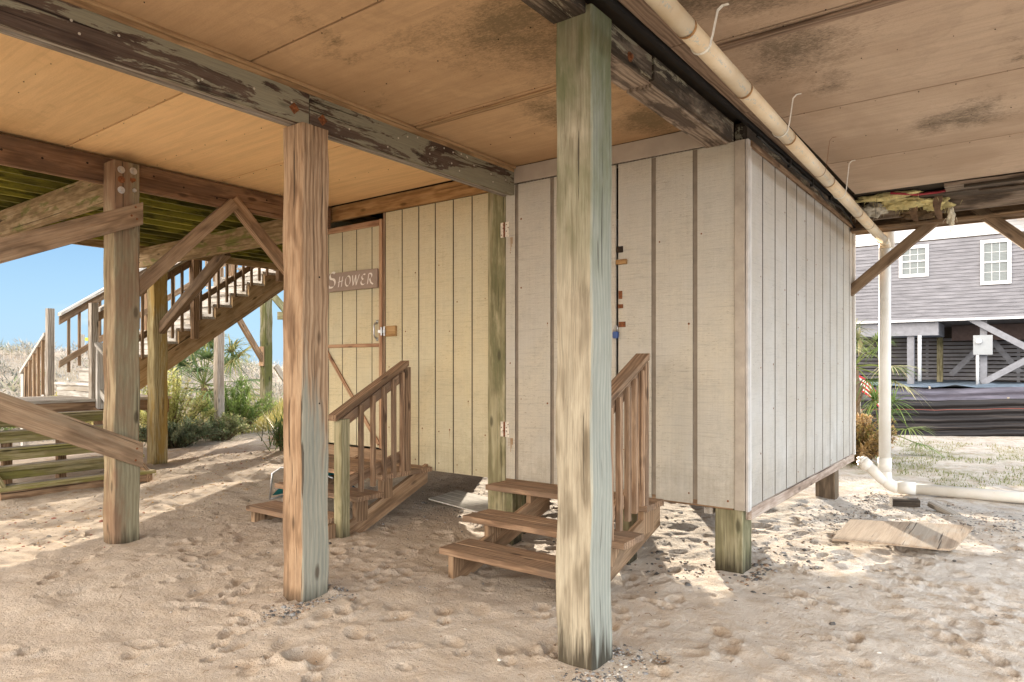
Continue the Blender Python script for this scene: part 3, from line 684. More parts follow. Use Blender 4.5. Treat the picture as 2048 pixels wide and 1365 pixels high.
m = MB(); m.box((4.566, 4.93, 1.69), (4.5845, 5.03, 1.72)); m.tube([(4.56, 4.935, 1.66), (4.56, 4.935, 1.75)], .008, 8); m.tube([(4.56, 4.975, 1.665), (4.56, 4.975, 1.745)], .009, 8); m.build('latch', GALV(), st)
# sign
sg = thing('wall_sign', 'taupe wooden board sign reading SHOWER in white calligraphy on the shower door', 'sign', (4.59, 5.4, 2.24))
bar('board', (4.567, 5.045, 2.135), (4.584, 5.815, 2.325), plain('sign_taupe', (.33, .25, .20), .8, 0, .07, 14), sg, 1)
def letters():
    G = {}
    def arc(cx, cy, rx, ry, a0, a1, n=14): return [(cx + rx * math.cos(R(a0 + (a1 - a0) * i / n)), cy + ry * math.sin(R(a0 + (a1 - a0) * i / n))) for i in range(n + 1)]
    G['S'] = [arc(.33, .76, .25, .22, 40, 200, 12)[0:12] + arc(.33, .74, .25, .19, 200, 270, 5)[1:] + arc(.33, .28, .28, .27, 90, -80, 14)[1:] + [(.12, .02), (.0, .12)]]
    G['H'] = [[(.18, 1.), (.10, .0)], [(.60, 1.), (.52, .0)], [(.02, .48), (.68, .58)]]
    G['O'] = [arc(.38, .5, .34, .48, 100, 460, 26)]
    G['W'] = [[(.02, .98), (.22, .02)], [(.22, .02), (.45, .85)], [(.45, .98), (.64, .02)], [(.64, .02), (.95, 1.02)]]
    G['E'] = [arc(.38, .74, .26, .24, 50, 265, 14) + arc(.38, .26, .32, .26, 95, 320, 16)[1:]]
    G['R'] = [[(.14, 1.), (.06, .0)], arc(.28, .74, .28, .25, 130, -85, 14), [(.30, .5), (.50, .12), (.80, -.05)]]
    m = MB(); y = 5.785; nib = (.075, .055)
    for ch, sz, adv in (('S', .160, .135), ('H', .105, .098), ('O', .105, .094), ('W', .105, .118), ('E', .105, .088), ('R', .105, .09)):
        for stroke in G[ch]:
            for (a, b_) in zip(stroke, stroke[1:]):
                sl_ = .12
                def P(p, s_): 
                    u = p[0] + sl_ * p[1] + s_ * nib[0] * .9; v = p[1] + s_ * nib[1]
                    return (4.5655, y - u * sz * 1.05, 2.178 + v * sz)
                n0 = [P(a, -1), P(a, 1), P(b_, 1), P(b_, -1)]
                m.add([(q[0] - .0008 - (len(m.v) % 7) * .00004, q[1], q[2]) for q in n0], [(0, 1, 2, 3)], 0)
        y -= adv * 1.12
    m.f = [f if (Vector(m.v[f[1]]) - Vector(m.v[f[0]])).cross(Vector(m.v[f[2]]) - Vector(m.v[f[0]])).x < 0 else f[::-1] for f in m.f]
    m.build('lettering', plain('sign_lettering_white', (.80, .74, .66), .8, 0, .1), sg)
letters()

# ------------------------------------------------------------------ steps to the storage shed
s1 = thing('entry_steps', 'three brown open wooden steps up to the storage shed door, with a railing at right', 'steps', (4.0, 2.5, 0))
for (x0, x1, z, ya, yb) in ((3.35, 3.66, .165, 1.96, 3.10), (3.73, 4.03, .295, 1.93, 3.22), (4.24, 4.535, .425, 2.02, 3.42)):
    xm = (x0 + x1) / 2
    bar('tread', (x0, ya, z - .042), (xm - .002, yb, z), W_STEP(), s1); bar('tread', (xm + .002, ya + .01, z - .042), (x1, yb - .006, z - .001), W_STEP(), s1)
for y in (3.0, 2.06):
    slope_cut('stringer', (3.40, -.10), (4.535, .235), .165, 'y', y, y + .04, W_WARM(), s1)
    for x, z in ((3.38, .12), (3.76, .25), (4.27, .38)):
        bar('riser_block', (x, y, max(-.05, z - .16)), (x + .11 + (z > .2) * .06, y + .045, z), W_WARM(), s1, 2)
for x, y in ((4.41, 2.24), (4.33, 3.22)): bar('leg_post', (x, y, -.3), (x + .13, y + .10, .38), W_GREEN(), s1)
def railing(parent, y, x0, x1, zb0, zb1, h0, h1, nb, mat, newel=None, t=.038, xs=None):
    sl_ = lambda x: (x - x0) / (x1 - x0)
    slope_cut('handrail', (x0 - .06, h0 - .02), (x1 + .02, h1 + (h1 - h0) * .03), .045, 'y', y - .05, y + .05, mat, parent)
    slope_cut('upper_rail', (x0, h0 - .11), (x1, h1 - .11), .085, 'y', y - .015, y + .023, mat, parent)
    slope_cut('lower_rail', (x0, zb0 + .06), (x1, zb1 + .10), .085, 'y', y - .015, y + .023, mat, parent)
    for k in range(nb):
        x = xs[k] if xs else x0 + (x1 - x0) * (k + 1) / (nb + 1); q = sl_(x)
        bar('baluster', (x - .019, y - .053, zb0 + (zb1 - zb0) * q + .0), (x + .019, y - .016, h0 + (h1 - h0) * q - .022), mat, parent, 2)
railing(s1, 2.065, 3.45, 4.25, .20, .46, .985, 1.40, 6, W_STEP(), xs=[3.62, 3.74, 3.86, 3.98, 4.08, 4.18])
bar('end_post', (4.235, 2.022, .425), (4.275, 2.095, 1.40), W_STEP(), s1)
bar('newel_post', (3.42, 2.02, -.1), (3.51, 2.11, .97), W_STEP(), s1)

# ------------------------------------------------------------------ steps to the shower
s2 = thing('entry_steps', 'wooden steps with a balustered handrail leading up to the shower door', 'steps', (4.0, 4.9, 0))
for (x0, x1, z, ya, yb) in ((3.38, 3.68, .155, 4.42, 5.40), (3.70, 4.0, .30, 4.33, 5.45), (3.97, 4.31, .445, 4.33, 5.50), (4.31, 4.59, .445, 4.33, 5.9)):
    xm = (x0 + x1) / 2
    bar('tread', (x0, ya, z - .042), (xm - .002, yb, z), W_STEP(), s2); bar('tread', (xm + .002, ya, z - .042), (x1, yb, z - .001), W_STEP(), s2)
for y in (4.385, 5.34):
    slope_cut('stringer', (3.52, -.14), (4.59, .30), .165, 'y', y, y + .04, W_WARM(), s2)
    for x, z in ((3.42, .11), (3.74, .255), (4.02, .40)): bar('riser_block', (x, y - .004, max(-.06, z - .17)), (x + .13, y + .046, z), W_WARM(), s2, 2)
bar('newel_post', (3.53, 4.315, -.2), (3.62, 4.405, .945), W_GREEN(), s2)
railing(s2, 4.375, 3.55, 4.27, .30, .44, .955, 1.36, 5, W_STEP(), xs=[3.755, 3.885, 4.01, 4.12, 4.22])
bar('end_post', (4.262, 4.34, .42), (4.33, 4.40, 1.36), W_STEP(), s2)

# ------------------------------------------------------------------ outdoor deck overhead
deck = thing('wooden_deck', 'mossy wooden deck overhead behind the house, seen from below with joists', 'deck', (4.5, 8, 2.75))
BZ0, BZ1 = 2.725, 2.985
for x in (2.52, 4.49):
    bar('beam', (x, 5.88, BZ0), (x + .045, 9.86, BZ1), W_MOSS(), deck); bar('beam', (x + .048, 5.88, BZ0 + .004), (x + .09, 9.80, BZ1), W_MOSS(), deck)
bar('beam', (7.35, 5.88, BZ0), (7.44, 9.9, BZ1), W_MOSS(), deck)
ys = [5.885 + .30 * k for k in range(13)]
for i, y in enumerate(ys):
    bar('joist', (-1.0, y, 2.99), (8.2, y + .038, 3.175), W_DKMOSS(), deck)
bar('rim_joist', (-1.0, 9.80, 2.94), (8.25, 9.84, 3.19), W_LITE(), deck)
bar('ledger', (-1.0, 5.865, 2.93), (8.2, 5.882, 3.18), W_ORANGE(), deck)
m = MB(); x = -1.0; k = 0
for k in range(66):
    m.box((x, 5.87, 3.18), (x + .134, 9.9, 3.215)); x += .14
m.build('decking', W_DKMOSS(), deck)
m = MB()
for k in range(3): m.disc((4.488, 9.75 - .0, 2.79 + .07 * k), (-1, 0, 0), .01, 8, .003)
m.build('nail_head', BLACKN(), deck)
MB().box((2.515, 5.90, 2.76), (2.5195, 5.97, 2.90)).build('joist_hanger', GALV(), deck)

# ------------------------------------------------------------------ wide lower stairs, landing and long staircase
ws = thing('wide_steps', 'wide weathered open wooden steps at lower left climbing to the landing', 'steps', (2, 9, 0), group='outdoor stairs')
Z5 = [.125, .29, .455, .62, .785]
M_WT = wood('wood_wide_tread_olive', (.13, .11, .04), (.30, .25, .12), (.44, .38, .24), stain=(.24, .22, .06), samt=.45)
for k, z in enumerate(Z5):
    y = 8.27 + .29 * k; x1 = 4.0 - (.0 if k < 2 else .05)
    bar('tread', (2.42, y, z - .038), (x1, y + .14, z), M_WT, ws); bar('tread', (2.42, y + .145, z - .038), (x1, y + .28, z), W_GRAY(), ws)
    bar('riser', (2.46, y + .03, z - .125), (x1 - .03, y + .062, z - .040), M_WT if k else W_WARM(), ws)
for x in (2.47, 3.9):
    slope_cut('stringer', (8.30, -.10), (9.74, .60), .22, 'x', x, x + .045, W_WARM() if x > 3 else M_WT, ws)
for x in (2.75, 3.3): bar('support_leg', (x, 9.2, -.2), (x + .09, 9.29, .55), W_WARM(), ws)
ld = thing('stair_landing', 'weathered wooden landing at the top of the wide steps', 'landing', (3.3, 10.4, 0), group='outdoor stairs')
for k in range(10): bar('deck_board', (2.4, 9.74 + k * .145, .895), (4.93 if k > 6 else 4.93, 9.74 + k * .145 + .138, .932), W_GRAY(), ld)
bar('fascia', (2.4, 9.755, .76), (4.90, 9.79, .893), W_WARM(), ld); bar('fascia', (4.88, 9.795, .70), (4.915, 11.1, .893), W_WARM(), ld)
bar('fascia', (2.4, 9.758, .63), (3.75, 9.79, .757), M_WT, ld)
for (x, y) in ((2.5, 9.85), (4.7, 9.85), (2.5, 11.0), (4.7, 11.0), (2.9, 10.9)): bar('leg_post', (x, y, -.3), (x + .14, y + .14, .89), W_WARM(), ld)
# boxed steps up to the beach walkway
bs = thing('box_steps', 'white weathered boxed steps on the landing, rising towards the dune', 'steps', (3.9, 12, 0), group='outdoor stairs')
for k in range(3):
    x0 = 3.55 + .33 * k; y0 = 11.15 + .3 * k; z = .93 + .19 * (k + 1) * .93
    for q in range(2): bar('riser', (x0 - .35 + .0 * k, y0, z - .18 + q * .085), (x0 + .85, y0 + .03, z - .10 + q * .085), W_GRAY(), bs)
    bar('tread', (x0 - .36, y0 - .02, z - .008), (x0 + .86, y0 + .31, z + .025), W_GRAY(), bs)
    bar('side_panel', (x0 - .35, y0 + .031, .9), (x0 - .32, y0 + .31, z - .01), W_GRAY(), bs)
walk = thing('beach_walkway', 'low wooden walkway with railing running down the dune at far left', 'walkway', (3, 13, 0), group='outdoor stairs')
for k in range(9):
    y = 12.0 + k * .3; bar('deck_board', (2.9, y, 1.42 - .05 * k), (4.8, y + .28, 1.45 - .05 * k), W_GRAY(), walk)
for k in range(4): bar('leg_post', (3.0, 12.1 + .8 * k, -.2), (3.1, 12.2 + .8 * k, 1.4 - .14 * k), W_GRAY(), walk)
# left hand railing of the landing
def post4(name, x, y, z0, z1, mat, parent, s_=.1): return bar(name, (x, y, z0), (x + s_, y + s_, z1), mat, parent, 2)
lr = thing('landing_railing', 'tall post and sloping rails beside the landing at far left', 'railing', (3.3, 11.4, .93), group='outdoor stairs')
RISE, RUN, SX, SZ = .198, .287, 4.0, .932
NS = 12
M_WH = wood('wood_bleached_white', (.34, .31, .27), (.58, .56, .52), (.74, .72, .68), stain=(.48, .42, .34), samt=.25)
fs_ = thing('long_staircase', 'long outdoor staircase with bleached treads and two railings rising to the deck', 'staircase', (5.5, 10.6, 0), group='outdoor stairs')
for k in range(1, NS + 1):
    x = SX + RUN * (k - 1); z = SZ + RISE * k
    bar('riser', (x, 10.05, z - RISE + .003), (x + .02, 11.2, z - .036 - .082), M_WH, fs_); bar('riser', (x + .001, 10.05, z - .116), (x + .021, 11.2, z - .037), M_WH, fs_)
    bar('tread', (x - .03, 9.985, z - .036), (x + RUN * .5 - .01, 11.22, z), M_WH, fs_, 1); bar('tread', (x + RUN * .5 - .006, 9.985, z - .036), (x + RUN - .002, 11.22, z), M_WH, fs_, 1)
def saw(y, parent):
    ang = math.atan2(RISE, RUN); X_ = Vector((math.cos(ang), 0, math.sin(ang)))
    M = Matrix((X_, Vector((0, 1, 0)), X_.cross(Vector((0, 1, 0))))).transposed().to_4x4(); M.translation = (SX + RUN * NS / 2, y, SZ + RISE * NS / 2); Mi = M.inverted()
    lowz = lambda x: SZ - .33 + (x - SX) * RISE / RUN
    m = MB()
    for k in range(1, NS + 1):
        xa = SX + .022 + RUN * (k - 1); xb = xa + RUN; z = SZ + RISE * k - .038; zp = z - RISE
        for yy, fl_ in ((y, 0), (y + .045, 1)):
            q = [(xa, yy, lowz(xa)), (xb, yy, lowz(xb)), (xb, yy, z), (xa, yy, z)]; m.add(q, [(3, 2, 1, 0) if fl_ else (0, 1, 2, 3)])
        m.add([(xa, y, z), (xb, y, z), (xb, y + .045, z), (xa, y + .045, z)], [(0, 1, 2, 3)])
        m.add([(xa, y, lowz(xa)), (xb, y, lowz(xb)), (xb, y + .045, lowz(xb)), (xa, y + .045, lowz(xa))], [(3, 2, 1, 0)])
        if k > 1: m.add([(xa, y, zp), (xa, y, z), (xa, y + .045, z), (xa, y + .045, zp)], [(3, 2, 1, 0)])
    mesh_obj('stringer', [Mi @ Vector(v) for v in m.v], m.f, W_LITE(), parent, None, False, M)
saw(10.0, fs_); saw(10.6, fs_); saw(11.15, fs_)
tz = lambda x: SZ + RISE + (x - SX) * RISE / RUN
for side, y in (('near', 9.955), ('far', 11.24)):
    x0, x1 = SX + .05, SX + RUN * NS
    slope_cut('handrail', (x0, tz(x0) + .93), (x1, tz(x1) + .93), .045, 'y', y - .055, y + .075, M_WH, fs_)
    slope_cut('upper_rail', (x0, tz(x0) + .80), (x1, tz(x1) + .80), .12, 'y', y, y + .035, W_BRACE(), fs_)
    slope_cut('lower_rail', (x0, tz(x0) + .17), (x1, tz(x1) + .17), .10, 'y', y, y + .035, W_BRACE(), fs_)
    nb = 24
    for k in range(nb):
        x = x0 + .12 + k * .142
        zt = tz(x)
        yo = y - .038 if side == 'near' else y + .036
        bar('baluster', (x, yo, zt - .07 if side == 'near' else zt + .02), (x + .036, yo + .036, zt + .90), W_BRACE(), fs_, 2)
    for x, top in ((SX - .09, 1.13), (5.30, 1.0), (6.75, 1.0)):
        yy = y - .128 if side == 'near' else y + .037
        bar('newel_post', (x, yy, (SZ + .0) if x < 4.1 else tz(x) - .26), (x + .09, yy + .09, tz(x) + top - (.06 if x > 4.1 else 0)), W_WARM() if x > 4.1 else W_GRAY(), fs_, 2)
# short railing of the wide steps
bar('newel_post', (3.93, 9.70, .80), (4.02, 9.753, 1.62), M_WH, ws, 2)
slope_cut('handrail', (8.85, 1.14), (9.76, 1.63), .045, 'x', 3.92, 4.03, M_WH, ws)
slope_cut('lower_rail', (8.85, .48), (9.72, .98), .09, 'x', 3.96, 4.0, M_WH, ws)
bar('newel_post', (3.95, 8.85, .35), (4.0, 8.90, 1.16), W_WARM(), ws, 2)
# stairs leaving the landing beyond
slope_cut('handrail', (11.40, 1.80), (12.35, 1.24), .05, 'x', 3.90, 4.03, M_WH, lr)
slope_cut('lower_rail', (11.40, 1.0), (12.30, .55), .09, 'x', 3.95, 3.99, M_WH, lr)
for k in range(5): y = 11.5 + k * .165; bar('baluster', (3.91, y, 1.0 - .6 * (y - 11.4)), (3.95, y + .036, 1.80 - .58 * (y - 11.4)), W_BRACE(), lr, 2)
bar('end_post', (3.92, 12.28, .1), (4.01, 12.37, 1.24), M_WH, lr, 2)
# get rid of the placeholder groups that were not needed
for root in (bs, walk):
    for c_ in [o for o in bpy.data.objects if o.parent == root]: bpy.data.objects.remove(c_)
    bpy.data.objects.remove(root)

# far deck posts
post('deck_post', 6.93, 12.0, .14, -.2, 3.2, W_GRAY(), 'gray square post behind the long staircase, in front of the palm', group='deck posts')
t = post('deck_post', 9.2, 13.93, .20, -.2, 3.3, wood('wood_mossy_post', (.05, .045, .02), (.17, .15, .08), (.34, .31, .22), stain=(.09, .095, .02), samt=.5), 'green mossy far post with a gray face, right of the palm', group='deck posts')
bar('side_board', (9.155, 13.95, 1.35), (9.198, 14.1, 1.80), W_WARM(), t, 2)
brace('brace_timber', (8.0, 13.45, 2.75), (9.18, 14.0, 1.5), .15, .06, W_WARM(), 'far knee brace left of the mossy post, under the staircase', (0, 0, 1), group='far deck braces')
brace('brace_timber', (8.85, 13.3, 3.05), (9.75, 13.0, 1.95), .15, .06, W_GREEN(), 'far brace crossing in front of the mossy post top', (0, 0, 1), group='far deck braces')
brace('brace_timber', (9.5, 13.95, 1.35), (9.95, 13.95, .75), .13, .06, W_GRAY(), 'pale far brace low behind the mossy post', (0, 0, 1), group='far deck braces')
brace('cross_board', (9.3, 13.6, 2.50), (10.3, 12.9, 2.50), .18, .05, W_GREEN(), 'greenish horizontal board behind the mossy post', (0, 0, 1), group='far deck braces')

post('support_post', .06, 5.53, .19, -.3, 2.945, W_P1(), 'square post just outside the left edge of the picture where the crossed planks end', group='square posts under the house')
post('deck_post', 10.25, 12.82, .19, -.2, 3.3, W_GREEN(), 'greenish far post hidden behind the shower wall, carrying two boards', group='deck posts')

# ------------------------------------------------------------------ right side: rim, braces, insulation
M_RIM = wood('wood_rim_orange_brown', (.10, .06, .03), (.33, .21, .12), (.46, .31, .18), stain=(.10, .07, .05), samt=.4)
M_RIMG = wood('wood_rim_gray_brown', (.08, .06, .045), (.26, .20, .15), (.38, .31, .25), stain=(.09, .07, .055), samt=.4)
rim = thing('rim_beam', 'stained rim boards along the far right edge of the ceiling, partly torn open', 'beam', (8, 0, 2.8), group='beams under the ceiling')
bar('soffit_board', (7.27, -1.6, 2.985), (7.50, .55, 3.02), M_RIMG, rim); bar('soffit_board', (7.51, -1.6, 2.975), (7.78, .78, 3.015), M_RIMG, rim)
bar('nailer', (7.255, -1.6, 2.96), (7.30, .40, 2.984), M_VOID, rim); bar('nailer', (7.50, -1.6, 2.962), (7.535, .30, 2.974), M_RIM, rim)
bar('rim_board', (7.80, -1.6, 2.86), (7.84, 1.34, 3.03), M_RIMG, rim); bar('rim_board', (8.12, -1.6, 2.80), (8.16, 1.46, 3.04), M_RIM, rim)
bar('rim_board', (8.17, -1.6, 2.79), (8.21, 1.46, 3.04), M_RIM, rim); bar('bottom_plate', (7.98, -1.6, 2.80), (8.11, 1.45, 2.83), M_RIM, rim)
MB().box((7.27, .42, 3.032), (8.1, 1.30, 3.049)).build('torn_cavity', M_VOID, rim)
brace('brace_timber', (8.11, 1.50, 2.15), (8.11, .66, 2.87), .10, .085, W_BRACE(), 'right knee brace from the far shed corner up to the rim boards', (0, 0, 1), group='right knee braces')
brace('brace_timber', (8.11, .36, 2.93), (8.11, -.85, 1.75), .11, .085, W_BRACE(), 'knee brace at the right edge of the picture sloping down to the right', (0, 0, 1), group='right knee braces')
post('support_post', 8.02, -1.1, .19, -.3, 2.8, W_GREEN(), 'square post just outside the picture at far right', group='square posts under the house')
def clump(name, label, c, sz, n, mat, strands, seed, group='torn insulation'):
    """fibrous lump: displaced icosphere plus strands, one mesh"""
    rr = random.Random(seed); bm = bmesh.new(); bmesh.ops.create_icosphere(bm, subdivisions=4, radius=1)
    for v in bm.verts:
        p = v.co.copy(); d = mnoise.fractal(p * 1.6 + Vector((seed, 0, 0)), .9, 2.1, 5) * .55 + mnoise.noise(p * 7 + Vector((0, seed, 0))) * .14
        v.co = Vector((p.x * sz[0], p.y * sz[1], p.z * sz[2])) * (1 + d)
    m = MB(); m.add([v.co for v in bm.verts], [tuple(v.index for v in f.verts) for f in bm.faces]); bm.free()
    for k in range(strands):
        a = Vector((rr.gauss(0, .6) * sz[0], rr.gauss(0, .6) * sz[1], -abs(rr.gauss(0, .5)) * sz[2])); b_ = a + Vector((rr.gauss(0, .015), rr.gauss(0, .015), -rr.uniform(.02, .07)))
        m.tube([a, (a + b_) / 2 + Vector((rr.gauss(0, .006), rr.gauss(0, .006), 0)), b_], [.003, .002, .0006], 4, False)
    o = mesh_obj(name, m.v, m.f, mat, None, None, True, Matrix.Translation(c)); return tag(o, label, 'insulation', group)
M_INS = plain('insulation_yellow', (.58, .50, .24), .95, 0, .45, 14, .01); M_INSG = plain('insulation_gray', (.42, .39, .32), .95, 0, .5, 14, .01)
M_INSW = plain('insulation_white', (.72, .66, .52), .95, 0, .3, 20, .01)
clump('insulation_clump', 'largest yellow clump of torn insulation poking from the ceiling edge', (7.62, .90, 2.955), (.13, .20, .055), 1, M_INS, 45, 3)
clump('insulation_clump', 'pale yellow clump of insulation right of the largest one', (7.72, .66, 2.93), (.09, .12, .06), 1, M_INS, 40, 5)
clump('insulation_clump', 'grayish clump of insulation beside the plastic pipe', (7.62, 1.17, 2.93), (.14, .11, .06), 1, M_INSG, 30, 8)
clump('insulation_clump', 'thin yellow strip of insulation at the back of the hole', (7.42, 1.05, 3.0), (.05, .26, .03), 1, M_INS, 15, 12)
clump('insulation_clump', 'small white sunlit tuft of insulation hanging over the knee brace', (7.72, .53, 2.80), (.035, .032, .085), 1, M_INSW, 30, 14)
clump('insulation_clump', 'dark dirty wad of insulation under the rim boards', (7.78, .78, 2.875), (.06, .16, .05), 1, plain('insulation_dark', (.12, .08, .045), .95, 0, .5, 14, .01), 20, 21)
def torn_paper(c, label, seed):
    rr = random.Random(seed); vs = []; n = 7
    for i in range(n):
        t_ = i / (n - 1); w_ = .045 * (1 - .6 * t_) * rr.uniform(.7, 1.3)
        for s_ in (-1, 1): vs.append((.02 * math.sin(t_ * 4 + seed), s_ * w_ + .03 * math.sin(t_ * 3), -.26 * t_ + rr.uniform(-.01, .01)))
    fs = [(2 * i, 2 * i + 1, 2 * i + 3, 2 * i + 2) for i in range(n - 1)]
    k = len(vs); vs += [(a + .003, b_, c_) for a, b_, c_ in vs]; fs += [tuple(q + k for q in reversed(f)) for f in fs]
    for i in range(n - 1):
        for s_ in (0, 1): fs.append((2 * i + s_, 2 * i + 2 + s_, k + 2 * i + 2 + s_, k + 2 * i + s_))
    o = mesh_obj('torn_paper', vs, fs, plain('kraft_paper', (.16, .10, .06), .8, 0, .4, 18, .003), None, None, True, Matrix.Translation(c))
    tag(o, label, 'torn paper', 'torn insulation')
torn_paper((7.58, .60, 3.02), 'brown torn paper strip hanging beside the white insulation tuft', 2)
torn_paper((7.60, .80, 3.02), 'brown torn paper strip hanging between the yellow clumps', 6)
m = MB(); m.tube([(7.30, .98, 3.0), (7.45, .78, 2.985), (7.50, .60, 2.995), (7.4, .42, 3.0)], .012, 8)
o = m.build('red_tube', plain('red_plastic', (.30, .03, .04), .4), None, True); tag(o, 'short red plastic tube stuck in the torn ceiling above the insulation', 'tube')

# ------------------------------------------------------------------ pipes
def pvc(name, ca, cb, stain, text=True):
    if name in MC: return MC[name]
    b = NB(name); P = b.coord('Object', False); pw = b.xyz(b.pos())
    n1 = b.noise(P, 3, 5, .65); n2 = b.noise(P, 16, 5, .7)
    c = b.mix(b.mr(n1, .38, .66), ca, cb); c = b.mix(b.mr(n2, .60, .75, 0, .55), c, stain)
    if text:
        t_ = b.noise(P, 1, 2, .6, 0, (75, 75, 75)); ln = b.noise(P, 1, 1, .5, 0, (3., .5, .5))
        nn = b.xyz(b.n('ShaderNodeNewGeometry').outputs['Normal'])
        band = b.math('MULTIPLY', b.mr(b.math('ABSOLUTE', b.math('ADD', nn[2], .62)), .12, .10), b.mr(nn[1], 0, -.05))
        c = b.mix(b.math('MULTIPLY', b.math('MULTIPLY', band, b.mr(t_, .52, .56)), b.mr(ln, .42, .48, 0, .55)), c, (.35, .45, .50))
    MC[name] = b.done(c, .42); return MC[name]
PA = Vector((1.0, 1.172, 2.905)); PB = Vector((8.20, 1.165, 2.70)); pd = (PB - PA).normalized()
ph = thing('overhead_pipe', 'long cream plastic pipe hung under the ceiling by white straps', 'pipe', (4.6, 1.165, 2.8))
M_PV = pvc('pvc_cream', (.66, .52, .34), (.74, .64, .48), (.42, .26, .12))
cuts = [0, 1.85, 2.62, 3.48, 4.6, 5.75, 7.22]
for a, b_ in zip(cuts, cuts[1:]):
    MB().tube([PA + pd * (a + .003), PA + pd * (b_ - .003)], .044, 28).build('pipe_section', M_PV, ph, True)
for c_ in cuts[1:-1]:
    MB().tube([PA + pd * (c_ - .011), PA + pd * (c_ - .004), PA + pd * (c_ + .008)], [.0455, .047, .0455], 28, False).build('joint_ring', plain('pipe_joint_rusty', (.30, .16, .06), .7, 0, .4, 60), ph, True)
def strap(x, thick, mat, top):
    c = PA + pd * ((x - PA.x) / pd.x); r = .0465; pts = []
    for k in range(13):
        a = R(200 + 200 * k / 12); pts.append(Vector((c.x + .0, c.y + math.cos(a) * r, c.z + math.sin(a) * r)))
    pts = [p for p in pts][:: -1]
    e = pts[0]; f = pts[-1]
    line = [Vector((c.x + .06, c.y - r - .06, top)), Vector((c.x + .05, c.y - r - .035, top - .004)), Vector((c.x + .03, c.y - r - .02, top - .03)), Vector((c.x + .01, c.y - r - .004, c.z + .03))] + [Vector((c.x, c.y - math.cos(a) * r, c.z - math.sin(a) * r)) for a in [R(v) for v in range(0, 181, 15)]] + [Vector((c.x + .005, c.y + r, c.z + .05))]
    m = MB(); hw = thick
    vs = []; n = len(line)
    for i, p in enumerate(line):
        o_ = Vector((hw, 0, 0)); vs += [p - o_, p + o_]
    fs = [(2 * i, 2 * i + 1, 2 * i + 3, 2 * i + 2) for i in range(n - 1)]
    m.add(vs, fs); m.tube(line, thick * .45, 6)
    m.build('strap', mat, ph)
M_STR = plain('strap_white', (.70, .67, .60), .6, 0, .15, 60)
for x, th, mt in ((3.02, .011, M_STR), (4.30, .009, M_STR), (5.28, .003, RUST()), (5.98, .009, M_STR), (7.3, .003, BLACKN())): strap(x, th, mt, 3.022)
# elbow and tee down
el = []
for k in range(7):
    a = R(90 * k / 6); el.append((8.20 + math.sin(a) * .07, 1.165, 2.70 - .07 + math.cos(a) * .07))
M_PW = pvc('pvc_white', (.72, .69, .62), (.80, .78, .73), (.60, .54, .44), False)
MB().tube([PA + pd * 7.10, PA + pd * 7.215], .052, 28).build('elbow_collar', M_PV, ph, True)
MB().tube(el, [.046, .048, .050, .053, .056, .0575, .0575], 28).build('elbow', M_PV, ph, True)
dp_ = thing('drain_pipe', 'white plastic drain pipe standing beside the shed and bending along the ground', 'pipe', (8.27, 1.16, 0))
MB().tube([(8.335, 1.14, 2.64), (8.335, 1.14, 2.95)], .060, 28).build('upper_riser', M_PW, dp_, True)
MB().tube([(8.27, 1.165, .36), (8.275, 1.165, 1.5), (8.275, 1.165, 2.63)], .0575, 32).build('riser_pipe', M_PW, dp_, True)
MB().tube([(8.27, 1.165, .24), (8.27, 1.165, .38)], .0655, 32).build('collar', M_PW, dp_, True)
# ground run heads towards -Y
hd = Vector((.10, -1, 0)).normalized(); pts = [Vector((8.27, 1.165, .24)), Vector((8.27, 1.16, .17))]
for k in range(1, 7):
    a = R(90 * k / 6); pts.append(Vector((8.27, 1.16, .17)) + hd * (.12 * (1 - math.cos(a))) + Vector((0, 0, -.095 * math.sin(a))))
MB().tube(pts, .062, 28).build('bend', M_PW, dp_, True)
e = pts[-1]; MB().tube([e + hd * .0, e + hd * .16], .0665, 28).build('collar', M_PW, dp_, True)
MB().tube([e + hd * .10, e + hd * 1.2 + Vector((0, 0, -.005)), e + hd * 2.4 + Vector((0, 0, -.012))], .0575, 28).build('ground_pipe', M_PW, dp_, True)
wy = Vector((-.25, .75, .75)).normalized(); b0 = Vector((8.26, 1.15, .12))
MB().tube([b0 + wy * .02, b0 + wy * .25], .0575, 28).build('branch_pipe', M_PW, dp_, True)
MB().tube([b0 + wy * .235, b0 + wy * .32], .0655, 28).build('collar', M_PW, dp_, True)
q = b0 + wy * .32; MB().tube([q, q + wy * .025], .052, 24).tube([q + wy * .025, q + wy * .055], .022, 4).build('cap', M_PW, dp_, True)

# cable along the shed ledger
m = MB(); pts = []
for k in range(40):
    x = 4.66 + k * .088; pts.append((x, 1.418 - .004 * math.sin(k * 1.3), 2.915 - .03 * math.sin(k * .35) * (k > 20) - .018 * (k > 26) * (k - 26) * .2))
m.tube(pts, .0085, 6); 
for x in (5.45, 6.15, 6.85): m.box((x, 1.405, 2.89), (x + .02, 1.43, 2.95))
o = m.build('cable', plain('black_cable', (.012, .011, .010), .5), None, True); tag(o, 'black cable clipped along the top of the shed side wall', 'cable')

